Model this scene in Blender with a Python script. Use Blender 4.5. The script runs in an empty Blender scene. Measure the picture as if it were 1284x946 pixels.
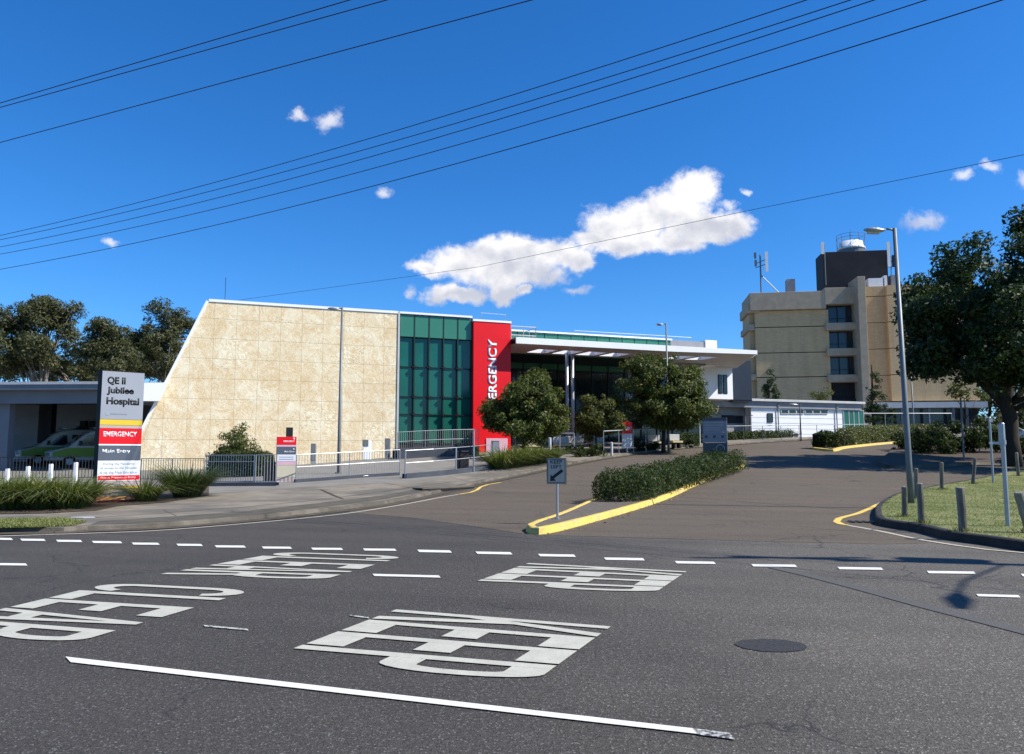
import bpy, bmesh, math, random
import numpy as np
from mathutils import Vector, Matrix
from mathutils.geometry import delaunay_2d_cdt
R = math.radians
random.seed(7); rng = np.random.default_rng(7)
sc = bpy.context.scene
col = sc.collection

# ------------------------------------------------------------------ camera, sky, sun, exposure
W0, H0, F = 1284, 946, 960.0
HOR = 568.0
PIT = math.atan((HOR - 473) / F)
EYE = 1.65
cd = bpy.data.cameras.new('camera'); cam = bpy.data.objects.new('camera', cd); col.objects.link(cam)
cd.sensor_width = 36; cd.lens = 36 * F / W0; cd.clip_start = .1; cd.clip_end = 3000
cam.location = (0, 0, EYE); cam.rotation_euler = (math.pi/2 + PIT, 0, 0)
sc.camera = cam
SUN_EL = R(46); SX, SY = .973, -.23
sv = Vector((SX*math.cos(SUN_EL), SY*math.cos(SUN_EL), math.sin(SUN_EL))).normalized()
ld = bpy.data.lights.new('sun', 'SUN'); ld.energy = 5.0; ld.angle = R(.5); ld.color = (1, .95, .87)
lo = bpy.data.objects.new('sun', ld); col.objects.link(lo); lo.rotation_euler = sv.to_track_quat('Z', 'Y').to_euler()
vs = sc.view_settings; vs.view_transform = 'Standard'; vs.look = 'None'; vs.exposure = .55; vs.gamma = 1; vs.use_curve_mapping = False
CP, SP = math.cos(PIT), math.sin(PIT)
def ray(px, py):
    u = (px - 642) / F; v = (473 - py) / F
    return (u, CP - v*SP, SP + v*CP)

class NT:
    def __init__(s, tree): s.t = tree
    def __call__(s, kind, props=None, **ins):
        n = s.t.nodes.new(kind)
        for k, v in (props or {}).items(): setattr(n, k, v)
        for k, v in ins.items():
            key = int(k[1:]) if k[0] == 'i' and k[1:].isdigit() else k.replace('_', ' ')
            if isinstance(v, bpy.types.NodeSocket): s.t.links.new(v, n.inputs[key])
            else: n.inputs[key].default_value = v
        return n
    def math(s, op, a, b=0.0, c=0.0, clamp=False):
        return s('ShaderNodeMath', dict(operation=op, use_clamp=clamp), i0=a, i1=b, i2=c).outputs[0]
    def vmath(s, op, a, b=(0,0,0)):
        n = s('ShaderNodeVectorMath', dict(operation=op), i0=a, i1=b)
        return n.outputs[1] if op in ('LENGTH', 'DOT_PRODUCT', 'DISTANCE') else n.outputs[0]
    def mix(s, f, a, b, mode='MIX'):
        n = s.t.nodes.new('ShaderNodeMix'); n.data_type = 'RGBA'; n.blend_type = mode
        for i, v in ((0, f), (6, a), (7, b)):
            if isinstance(v, bpy.types.NodeSocket): s.t.links.new(v, n.inputs[i])
            elif i == 0: n.inputs[0].default_value = v
            else: n.inputs[i].default_value = (*v[:3], 1)
        return n.outputs[2]
    def rng(s, v, a, b, c=0.0, d=1.0, smooth=False):
        n = s('ShaderNodeMapRange', dict(interpolation_type='SMOOTHSTEP' if smooth else 'LINEAR'), i0=v, i1=a, i2=b, i3=c, i4=d)
        return n.outputs[0]
    def noise(s, vec, scale, detail=4, rough=.55, dist=0.0):
        return s('ShaderNodeTexNoise', None, Vector=vec, Scale=scale, Detail=detail, Roughness=rough, Distortion=dist).outputs[0]

wd = bpy.data.worlds.new('World'); sc.world = wd; wd.use_nodes = True
wt = wd.node_tree; wt.nodes.clear(); n = NT(wt)
sky = n('ShaderNodeTexSky', dict(sky_type='NISHITA', sun_disc=False, sun_elevation=SUN_EL, sun_rotation=math.atan2(SX, SY), altitude=50, air_density=1.0, dust_density=.25, ozone_density=4.0))
tc = n('ShaderNodeTexCoord').outputs['Generated']
sp = n('ShaderNodeSeparateXYZ', None, i0=tc)
yy = n.math('MAXIMUM', sp.outputs[1], .02)
ua = n.math('DIVIDE', sp.outputs[0], yy); ub = n.math('DIVIDE', sp.outputs[2], yy)
cv = n('ShaderNodeCombineXYZ', None, i0=ua, i1=ub, i2=0.0).outputs[0]
w1 = n('ShaderNodeTexNoise', None, Vector=cv, Scale=16.0, Detail=5.0, Roughness=.6)
pw = n.vmath('ADD', cv, n.vmath('MULTIPLY', n.vmath('SUBTRACT', w1.outputs[1], (.5, .5, .5)), (.045, .045, 0)))
def field(Z):
    acc = None
    for x, y, a, b in Z:
        d = ray(x, y); c = (d[0]/d[1], d[2]/d[1], 0)
        q = n.vmath('MULTIPLY', n.vmath('SUBTRACT', pw, c), (F/a, F/b, 0))
        e = n.math('SUBTRACT', 1.0, n.vmath('LENGTH', q))
        acc = e if acc is None else n.math('SMOOTH_MAX', acc, e, .2)
    return acc
BIG = [(500 + x/2.79, 210 + y/2.79, a/2.79*1.08, b/2.79*1.08) for x, y, a, b in [(100,345,70,30),(230,325,120,58),(330,300,100,56),(430,300,125,62),(540,300,110,58),(640,320,55,42),(390,372,185,58),(200,438,105,32),(370,440,60,30),(435,435,28,18),
      (735,205,100,72),(700,255,90,42),(850,190,120,80),(830,265,150,36),(930,140,95,70),(1035,75,96,62),(990,150,100,90),(1050,205,140,56),(1150,205,96,46),(985,262,85,42)]]
SMALL = [(412,150,22,17),(371,146,15,8),(481,242,13,10),(143,303,14,7),(1158,276,36,15),(1208,218,17,11),(1245,211,17,10),(1283,230,12,16),(515,365,11,8),(725,363,22,6),(915,258,18,10),(940,242,9,6)]
f0 = field(BIG); fs = field(SMALL)
fine = n.noise(cv, 55.0, 8, .65)
fn = n.math('MULTIPLY', n.math('SUBTRACT', fine, .5), .95)
alpha = n.rng(n.math('ADD', f0, fn), -.22, .42, 0, 1, True)
asm = n.math('MULTIPLY', n.rng(n.math('ADD', fs, n.math('MULTIPLY', fn, 1.7)), -.12, .85, 0, 1, True), .7)
alpha = n.math('MAXIMUM', alpha, asm)
alpha = n.math('MULTIPLY', alpha, n.math('GREATER_THAN', sp.outputs[1], .03))
bA = n.noise(cv, 17.0, 6, .55); bB = n.noise(n.vmath('ADD', cv, (.008, .016, 0)), 17.0, 6, .55)
lit = n.math('MULTIPLY', n.math('SUBTRACT', bA, bB), 1.9)
hgt = n.math('SUBTRACT', ub, n.math('ADD', n.math('MULTIPLY', ua, .17), .245))
lit = n.math('ADD', lit, n.rng(hgt, -.055, .055, -.35, .5))
lit = n.math('SUBTRACT', lit, n.rng(f0, .25, .85, -.12, .16))
lit = n.rng(lit, -.35, .62, 0, 1, True)
ccol = n.mix(lit, (3.9, 4.05, 4.6), (6.9, 6.75, 6.7))
skyc = n.mix(1.0, sky.outputs[0], (.55, .79, 1.09), 'MULTIPLY')
hsv = n('ShaderNodeHueSaturation', None, Saturation=1.12, Color=skyc)
out = n.mix(n.math('MULTIPLY', alpha, .97), hsv.outputs[0], ccol)
bg = n('ShaderNodeBackground', None, Color=out, Strength=.11)
wt.links.new(bg.outputs[0], n('ShaderNodeOutputWorld').inputs[0])

# ------------------------------------------------------------------ terrain and picture geometry
def softp(t, k): return k * math.log1p(math.exp(min(t/k, 60))) if t/k < 60 else t
def sstep(a, b, x):
    t = min(1, max(0, (x-a)/(b-a))); return t*t*(3-2*t)
def h(x, y):
    w = sstep(-18, -3, x)
    return w*.067*(softp(y-27, 2) - softp(y-112, 5)) + (1-w)*.035*(softp(y-27, 2) - softp(y-50, 3))
def P(px, py, Y):
    d = ray(px, py); t = Y/d[1]; return Vector((d[0]*t, Y, EYE + d[2]*t))
def Pz(px, py, z):
    d = ray(px, py); t = (z-EYE)/d[2]; return Vector((d[0]*t, d[1]*t, z))
def G(px, py, dz=0.0):
    d = ray(px, py); lo_ = 2.0; prev = 2.0
    t = 2.0
    while t < 400:
        if EYE + d[2]*t < h(d[0]*t, d[1]*t) + dz:
            a, b = prev, t
            for _ in range(30):
                m = (a+b)/2
                if EYE + d[2]*m < h(d[0]*m, d[1]*m) + dz: b = m
                else: a = m
            return Vector((d[0]*b, d[1]*b, h(d[0]*b, d[1]*b)+dz))
        prev = t; t += .5
    raise ValueError(('no ground', px, py))
def B(px, Y, dz=0.0):
    x = (px-642)/F*Y*CP; return Vector((x, Y, h(x, Y)+dz))
class Frame:
    def __init__(s, px, Y, deg):
        s.o = Vector(((px-642)/F*Y*CP, Y)); a = R(deg); s.a = a
        s.u = Vector((math.cos(a), math.sin(a))); s.n = Vector((-math.sin(a), math.cos(a)))
    def hit(s, px, py, off=0.0):
        d = ray(px, py); o = s.o + s.n*off
        t = o.dot(s.n) / (d[0]*s.n.x + d[1]*s.n.y)
        p = Vector((d[0]*t, d[1]*t)); return (p-s.o).dot(s.u), EYE + d[2]*t
    def w(s, a, b): p = s.o + s.u*a + s.n*b; return p

# ------------------------------------------------------------------ materials
M = {}
def mat(name, c1, c2=None, scale=3.0, rough=.8, bump=0.0, bscale=None, metal=0.0, spec=.3, c3=None, s3=.4, detail=5, emit=None, alpha=None, stretch=None):
    m = bpy.data.materials.new(name); m.use_nodes = True; t = m.node_tree; t.nodes.clear(); n = NT(t)
    p = n('ShaderNodeBsdfPrincipled'); p.inputs['Roughness'].default_value = rough; p.inputs['Metallic'].default_value = metal
    p.inputs['Specular IOR Level'].default_value = spec
    oc = n('ShaderNodeTexCoord').outputs['Object']
    if stretch: oc = n.vmath('MULTIPLY', oc, stretch)
    c2 = c2 or tuple(v*.82 for v in c1)
    f = n.rng(n.noise(oc, scale, detail, .6), .3, .7)
    c = n.mix(f, c1, c2)
    if c3:
        g = n.rng(n.noise(oc, s3, 4, .6), .42, .62, 0, 1, True); c = n.mix(g, c, c3)
    t.links.new(c, p.inputs['Base Color'])
    if bump:
        b = n('ShaderNodeBump', None, Strength=bump, Distance=.02, Height=n.noise(oc, bscale or scale*4, 4, .6)); t.links.new(b.outputs[0], p.inputs['Normal'])
    t.links.new(p.outputs[0], n('ShaderNodeOutputMaterial').inputs[0])
    M[name] = m; return m
def leafmat(name, a, b, c=None, rough=.55, trans=.3, spec=.35):
    m = bpy.data.materials.new(name); m.use_nodes = True; t = m.node_tree; t.nodes.clear(); n = NT(t)
    r = n('ShaderNodeNewGeometry').outputs['Random Per Island']
    k = n.mix(r, a, b)
    if c: k = n.mix(n.rng(r, .8, 1.0), k, c)
    p = n('ShaderNodeBsdfPrincipled', None, Base_Color=k, Roughness=rough); p.inputs['Specular IOR Level'].default_value = spec
    tr = n('ShaderNodeBsdfTranslucent', None, Color=n.mix(1.0, k, (1.3, 1.3, .6), 'MULTIPLY'))
    mx = n('ShaderNodeMixShader', None, i0=trans, i1=p.outputs[0], i2=tr.outputs[0])
    t.links.new(mx.outputs[0], n('ShaderNodeOutputMaterial').inputs[0]); M[name] = m; return m

def asphalt(name, base, tint, speck, big, wheel=(.8, .8, .8), light_gain=(1, 1, 1)):
    m = bpy.data.materials.new(name); m.use_nodes = True; t = m.node_tree; t.nodes.clear(); n = NT(t)
    g = n('ShaderNodeTexCoord').outputs['Object']
    fine = n.noise(g, 30.0, 4, .8)
    vo = n('ShaderNodeTexVoronoi', None, Vector=g, Scale=95.0)
    vr = n('ShaderNodeSeparateColor', None, i0=vo.outputs['Color']).outputs[0]
    c = n.mix(n.rng(fine, .32, .68), tuple(v*.5 for v in base), tuple(v*1.5 for v in base))
    c = n.mix(n.math('MULTIPLY', n.rng(vr, .93, .97), speck), c, (.24, .235, .22))
    c = n.mix(n.math('MULTIPLY', n.rng(vr, .14, .08), .55), c, (.015, .015, .015))
    sc2 = n.vmath('MULTIPLY', g, (.28, 1.0, 1.0))
    pat = n.noise(sc2, .55, 5, .6)
    c = n.mix(n.rng(pat, .38, .66), c, n.mix(1.0, c, tint, 'MULTIPLY'))
    c = n.mix(n.math('MULTIPLY', n.rng(n.noise(g, .16, 3, .5), .45, .7, 0, 1, True), .6), c, n.mix(1.0, c, big, 'MULTIPLY'))
    gd = n.vmath('ADD', g, n.vmath('MULTIPLY', n('ShaderNodeTexNoise', None, Vector=g, Scale=1.6, Detail=5.0).outputs[1], (.9, .9, 0)))
    cr = n('ShaderNodeTexVoronoi', dict(feature='DISTANCE_TO_EDGE'), Vector=gd, Scale=.33).outputs['Distance']
    cm = n.math('MULTIPLY', n.rng(cr, .006, .002), n.rng(n.noise(g, .23, 2, .5), .5, .56))
    c = n.mix(n.math('MULTIPLY', cm, .75), c, (.02, .019, .018))
    sx = n('ShaderNodeSeparateXYZ', None, i0=g)
    wv = n.math('ADD', n.math('ADD', sx.outputs[1], n.math('MULTIPLY', sx.outputs[0], .3)), n.math('MULTIPLY', n.noise(g, .35, 3, .5), .8))
    tr = n.math('SINE', n.math('MULTIPLY', wv, 3.7))
    c = n.mix(n.math('MULTIPLY', n.rng(tr, .1, 1, 0, 1, True), .5), c, n.mix(1.0, c, wheel, 'MULTIPLY'))
    right_lit = n.rng(n.math('ADD', n.math('MULTIPLY', sx.outputs[0], 1.0), n.math('MULTIPLY', n.noise(g, .5, 4, .6), 4.0)), 1.0, 6.5, 0, 1, True)  # brighter light on the right side, painted into the asphalt colour
    c = n.mix(right_lit, c, n.mix(1.0, c, light_gain, 'MULTIPLY'))
    oil = n.rng(n.noise(g, 1.3, 4, .7), .70, .78)
    c = n.mix(n.math('MULTIPLY', oil, .5), c, n.mix(1.0, c, (.5, .5, .5), 'MULTIPLY'))
    p = n('ShaderNodeBsdfPrincipled', None, Base_Color=c, Roughness=.84); p.inputs['Specular IOR Level'].default_value = .3
    bh = n.math('ADD', n.math('MULTIPLY', vo.outputs['Distance'], .6), fine)
    b = n('ShaderNodeBump', None, Strength=.7, Distance=.012, Height=bh); t.links.new(b.outputs[0], p.inputs['Normal'])
    t.links.new(p.outputs[0], n('ShaderNodeOutputMaterial').inputs[0]); M[name] = m; return m
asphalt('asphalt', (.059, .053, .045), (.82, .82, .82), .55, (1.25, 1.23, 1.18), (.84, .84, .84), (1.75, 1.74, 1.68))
asphalt('asphalt_brown', (.112, .090, .065), (.84, .84, .84), .25, (1.16, 1.13, 1.1), (.86, .86, .86))
asphalt('asphalt_patch', (.036, .036, .037), (.9, .9, .9), .05, (1.05, 1.05, 1.05))

def paintmat(name, colr, wear, under=(.09,.088,.082)):
    m = bpy.data.materials.new(name); m.use_nodes = True; t = m.node_tree; t.nodes.clear(); n = NT(t)
    g = n('ShaderNodeTexCoord').outputs['Object']
    a = n.noise(g, 26.0, 5, .7); bgn = n.noise(g, 2.2, 4, .6)
    v = n.math('ADD', a, n.math('MULTIPLY', bgn, .5))
    c = n.mix(n.rng(n.noise(g, 5.0, 4, .6), .3, .7), colr, tuple(x*.82 for x in colr))
    c = n.mix(n.rng(v, 1.0-wear, 1.08-wear), c, under)
    p = n('ShaderNodeBsdfPrincipled', None, Base_Color=c, Roughness=.7)
    b = n('ShaderNodeBump', None, Strength=.4, Distance=.01, Height=a); t.links.new(b.outputs[0], p.inputs['Normal'])
    t.links.new(p.outputs[0], n('ShaderNodeOutputMaterial').inputs[0]); M[name] = m
paintmat('paint_letters', (.47, .455, .375), .07)
paintmat('paint_line', (.70, .685, .64), .06)
paintmat('paint_dash', (.68, .665, .61), .05)
paintmat('paint_edge', (.50, .45, .35), .16)
paintmat('paint_yellow', (.72, .50, .10), .08, (.2,.19,.17))
paintmat('kerb_yellow', (.70, .50, .09), .20, (.30,.28,.24))
paintmat('paint_worn', (.5, .5, .46), .27, (.062,.060,.057))

def cladding():
    m = bpy.data.materials.new('cladding'); m.use_nodes = True; t = m.node_tree; t.nodes.clear(); n = NT(t)
    g = n('ShaderNodeTexCoord').outputs['Object']
    s = n('ShaderNodeSeparateXYZ', None, i0=g)
    q = n('ShaderNodeCombineXYZ', None, i0=s.outputs[0], i1=s.outputs[2], i2=0.0).outputs[0]
    w = n('ShaderNodeTexNoise', None, Vector=q, Scale=1.1, Detail=4.0, Roughness=.6)
    qw = n.vmath('ADD', q, n.vmath('MULTIPLY', n.vmath('SUBTRACT', w.outputs[1], (.5,.5,.5)), (1.5,1.5,0)))
    vo = n('ShaderNodeTexVoronoi', None, Vector=q, Scale=.30); vo.inputs['Randomness'].default_value = 1
    rel = n.vmath('SUBTRACT', n.vmath('MULTIPLY', qw, (1.0,1.0,1.0)), vo.outputs['Position'])
    rs = n('ShaderNodeSeparateXYZ', None, i0=rel)
    ang = n.math('ARCTAN2', rs.outputs[1], rs.outputs[0]); rad = n.vmath('LENGTH', rel)
    pet = n.math('SINE', n.math('ADD', n.math('MULTIPLY', ang, 9.0), n.math('MULTIPLY', rad, 9.0)))
    rings = n.math('SINE', n.math('MULTIPLY', rad, 17.0))
    pat = n.math('MULTIPLY', pet, rings)
    fade = n.rng(rad, 1.7, .5, 0, 1, True)
    mo = n.math('MULTIPLY', n.rng(pat, -.1, .5), fade)
    # leafy etched strokes
    q2 = n.vmath('MULTIPLY', qw, (1.0, .55, 1.0))
    v1 = n.noise(q2, 1.5, 5, .6, 2.2); v2 = n.noise(n.vmath('MULTIPLY', qw, (.55, 1.0, 1.0)), 2.4, 5, .6, 2.6)
    st = n.math('MAXIMUM', n.rng(n.math('ABSOLUTE', n.math('SUBTRACT', v1, .5)), .055, .0), n.math('MULTIPLY', n.rng(n.math('ABSOLUTE', n.math('SUBTRACT', v2, .5)), .045, .0), .8))
    bl = n.rng(n.noise(q, .6, 6, .66, 1.2), .42, .64, 0, 1, True)
    amt = n.math('MAXIMUM', n.math('MULTIPLY', mo, 1.0), n.math('MULTIPLY', st, .65))
    amt = n.math('ADD', amt, n.math('MULTIPLY', bl, .42), clamp=True)
    tan = n.mix(n.noise(q, 3.0, 6, .65), (.66, .46, .225), (.76, .58, .325))
    c = n.mix(amt, tan, (.90, .82, .60))
    # small perforations in places
    pv = n('ShaderNodeTexVoronoi', None, Vector=q, Scale=7.5); pm = n.rng(n.noise(q, .42, 2, .5), .56, .62)
    dots = n.math('MULTIPLY', n.rng(pv.outputs['Distance'], .26, .2), pm)
    c = n.mix(n.math('MULTIPLY', dots, .6), c, (.25, .2, .14))
    fx = n('ShaderNodeCombineXYZ', None, i0=n.math('FLOOR', n.math('DIVIDE', s.outputs[0], 1.27)), i1=n.math('FLOOR', n.math('DIVIDE', s.outputs[2], 1.2)), i2=0.0).outputs[0]
    wn = n('ShaderNodeTexWhiteNoise', None, Vector=fx).outputs[0]
    c = n.mix(n.math('MULTIPLY', wn, .14), c, n.mix(1.0, c, (.74, .70, .62), 'MULTIPLY'))
    run = n.rng(n.noise(n.vmath('MULTIPLY', q, (2.2, .12, 1.0)), 1.0, 4, .6), .56, .8)
    c = n.mix(n.math('MULTIPLY', run, .10), c, (.34, .25, .15))
    # panel joints
    bx = n.math('ABSOLUTE', n.math('SUBTRACT', n.math('FRACT', n.math('DIVIDE', s.outputs[0], 1.27)), .5))
    bz = n.math('ABSOLUTE', n.math('SUBTRACT', n.math('FRACT', n.math('DIVIDE', s.outputs[2], 1.2)), .5))
    j = n.math('MAXIMUM', n.rng(bx, .490, .496), n.rng(bz, .488, .494))
    c = n.mix(n.math('MULTIPLY', j, .55), c, (.16, .12, .07))
    p = n('ShaderNodeBsdfPrincipled', None, Base_Color=c, Roughness=.75)
    b = n('ShaderNodeBump', None, Strength=.35, Distance=.02, Height=n.math('SUBTRACT', amt, j)); t.links.new(b.outputs[0], p.inputs['Normal'])
    t.links.new(p.outputs[0], n('ShaderNodeOutputMaterial').inputs[0]); M['cladding'] = m
cladding()
def brickmat(name, a, b, mor):
    m = bpy.data.materials.new(name); m.use_nodes = True; t = m.node_tree; t.nodes.clear(); n = NT(t)
    g = n('ShaderNodeTexCoord').outputs['Object']
    s = n('ShaderNodeSeparateXYZ', None, i0=g)
    q = n('ShaderNodeCombineXYZ', None, i0=n.math('ADD', s.outputs[0], s.outputs[1]), i1=s.outputs[2], i2=0.0).outputs[0]
    br = n('ShaderNodeTexBrick', None, Vector=q, Scale=1.0); br.inputs['Brick Width'].default_value = .46; br.inputs['Row Height'].default_value = .172
    br.inputs['Mortar Size'].default_value = .016
    br.inputs['Color1'].default_value = (*a, 1); br.inputs['Color2'].default_value = (*b, 1); br.inputs['Mortar'].default_value = (*mor, 1)
    st = n.noise(n.vmath('MULTIPLY', q, (1.0, .15, 1.0)), .9, 5, .65)
    c = n.mix(n.math('MULTIPLY', n.rng(st, .45, .75), .45), br.outputs[0], tuple(v*.55 for v in a))
    p = n('ShaderNodeBsdfPrincipled', None, Base_Color=c, Roughness=.88)
    t.links.new(p.outputs[0], n('ShaderNodeOutputMaterial').inputs[0]); M[name] = m
brickmat('brick', (.54, .37, .19), (.62, .43, .23), (.44, .31, .17))
brickmat('brick_sunlit', (.66, .43, .21), (.72, .48, .24), (.42, .32, .18))  # same brick made lighter and warmer: sunlight put into the wing's colour
mat('concrete_beige', (.45, .36, .25), (.35, .275, .19), 1.2, bump=.15)
mat('concrete', (.25, .218, .165), (.165, .145, .112), 1.6, bump=.3, bscale=18, c3=(.125, .112, .09), s3=.35)
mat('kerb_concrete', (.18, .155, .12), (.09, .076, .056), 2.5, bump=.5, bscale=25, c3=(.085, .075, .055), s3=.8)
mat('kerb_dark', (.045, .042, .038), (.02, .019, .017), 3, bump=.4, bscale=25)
mat('forecourt', (.22, .205, .18), (.165, .155, .135), 1.0, bump=.2, bscale=16)
mat('plinth', (.075, .085, .10), (.05, .056, .066), 1.4, bump=.2)
mat('gutter_dirt', (.10, .083, .06), (.055, .046, .034), 2.5, bump=.5, bscale=30)
mat('mossy', (.115, .10, .072), (.065, .06, .045), 2.2, bump=.4, bscale=40)
mat('soil', (.10, .075, .05), (.05, .038, .025), 9, bump=.8, bscale=20)
mat('median_fill', (.155, .13, .10), (.08, .067, .05), 6, bump=.6, bscale=30)
mat('grass_base', (.14, .165, .05), (.22, .205, .085), 2.2, bump=.8, bscale=60, c3=(.10, .125, .03), s3=.6)
mat('land', (.08, .085, .04), (.13, .11, .06), .5, bump=.4)
mat('white', (.86, .86, .85), (.81, .81, .80), 1.0, rough=.5)
mat('offwhite', (.55, .55, .53), (.46, .46, .45), 1.5, rough=.6)
mat('grey_panel', (.30, .30, .31), (.24, .24, .25), 1.5, rough=.6)
mat('soffit', (.58, .55, .52), (.54, .51, .49), .8, rough=.6)
mat('dark_void', (.012, .013, .016), (.02, .02, .024), 1.0, rough=.7)
mat('fascia_shaded', (.16, .18, .21), (.13, .15, .18), .8, rough=.5)  # grey-blue base colour carries the shade on the bay canopy
mat('dark_panel', (.014, .014, .018), (.022, .022, .026), .8, rough=.7)
mat('red', (.80, .006, .012), (.72, .006, .012), .6, rough=.45)
mat('dark_red', (.10, .012, .01), (.07, .01, .01), 2, rough=.5)
mat('green_panel', (.045, .20, .125), (.04, .18, .115), .7, rough=.22, spec=.5)
mat('green_glass', (.010, .105, .073), (.009, .090, .064), .5, rough=.14, spec=.45, c3=(.012, .12, .082), s3=.25)
mat('dark_glass', (.008, .016, .018), (.012, .024, .028), .8, rough=.08, spec=.6)
mat('navy_wall', (.012, .02, .035), (.018, .028, .045), .8, rough=.5)
mat('blue_glass', (.02, .027, .034), (.03, .038, .046), .8, rough=.12, spec=.6)
mat('mullion', (.012, .03, .026), None, 4, rough=.5)
mat('black', (.012, .012, .012), (.02, .02, .02), 4, rough=.5)
mat('dark_text', (.02, .02, .025), None, 4, rough=.6)
mat('galv', (.42, .43, .44), (.33, .34, .35), 7, rough=.42, metal=.6)
mat('pole_grey', (.17, .185, .19), (.13, .145, .15), 3, rough=.5, metal=.3)
mat('fence_black', (.02, .02, .022), None, 4, rough=.5)
mat('sign_grey', (.31, .33, .36), (.28, .30, .33), .8, rough=.35)
mat('sign_slate', (.10, .115, .145), None, 1, rough=.4)
mat('sign_white', (.74, .75, .76), (.70, .71, .72), 1, rough=.35)
mat('sign_yellow', (.74, .52, .04), None, 1, rough=.4)
mat('sign_pink', (.50, .40, .36), None, 1, rough=.4)
mat('sign_orange', (.55, .25, .10), None, 1, rough=.4)
mat('sign_pale_pink', (.72, .45, .52), None, 1, rough=.4)
mat('sign_beige', (.60, .55, .40), None, 1, rough=.4)
mat('sign_fade', (.30, .34, .38), None, 1, rough=.4)
mat('text_soft', (.26, .32, .42), None, 1, rough=.5)
mat('sign_navy', (.095, .095, .105), (.07, .07, .08), 2, rough=.45)
mat('sign_steel', (.25, .25, .27), (.20, .20, .22), 2, rough=.45)
mat('sheeting', (.46, .42, .36), (.41, .375, .32), 3, rough=.4)
mat('wood_post', (.30, .28, .235), (.16, .145, .115), 3, rough=.9, bump=.6, bscale=14, stretch=(6, 6, .7), c3=(.10, .09, .07), s3=.5)
mat('pole_wood', (.22, .17, .12), (.14, .11, .08), 3, rough=.9, bump=.5, stretch=(6, 6, .5))
mat('bark', (.05, .04, .03), (.025, .02, .015), 3, rough=.95, bump=.8, bscale=10, stretch=(4, 4, 1))
mat('bark_pale', (.30, .26, .21), (.16, .13, .10), 1.5, rough=.9, bump=.4, stretch=(3, 3, .7))
mat('van_white', (.36, .38, .38), (.30, .32, .32), 1, rough=.3, spec=.5)
mat('van_green', (.16, .27, .02), (.13, .23, .02), 1, rough=.35)
mat('tyre', (.015, .015, .015), None, 5, rough=.85)
mat('pale_yellow', (.62, .53, .30), (.55, .47, .27), 2, rough=.6)
mat('lens', (.5, .5, .5), None, 3, rough=.2)
mat('red_lamp', (.45, .02, .02), None, 3, rough=.25)
leafmat('leaf_dark', (.016, .034, .009), (.040, .068, .016), (.07, .095, .025))
leafmat('leaf_mid', (.030, .050, .010), (.105, .125, .026), (.19, .19, .05), spec=.25)
leafmat('leaf_olive', (.05, .065, .014), (.13, .14, .035), (.20, .17, .06), spec=.25)
leafmat('leaf_gum', (.042, .052, .018), (.10, .108, .038), (.15, .12, .06))
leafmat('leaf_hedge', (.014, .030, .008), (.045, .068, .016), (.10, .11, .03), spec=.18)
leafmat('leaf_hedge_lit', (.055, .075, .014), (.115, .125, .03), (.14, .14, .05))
leafmat('blade', (.06, .095, .016), (.17, .20, .05), (.32, .29, .14), trans=.25)
leafmat('blade_dark', (.03, .055, .014), (.085, .115, .03), (.14, .15, .06), trans=.2)
leafmat('lawn', (.125, .165, .04), (.22, .23, .075), (.38, .33, .15), trans=.2)
leafmat('conifer', (.02, .04, .012), (.05, .075, .022))

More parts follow.
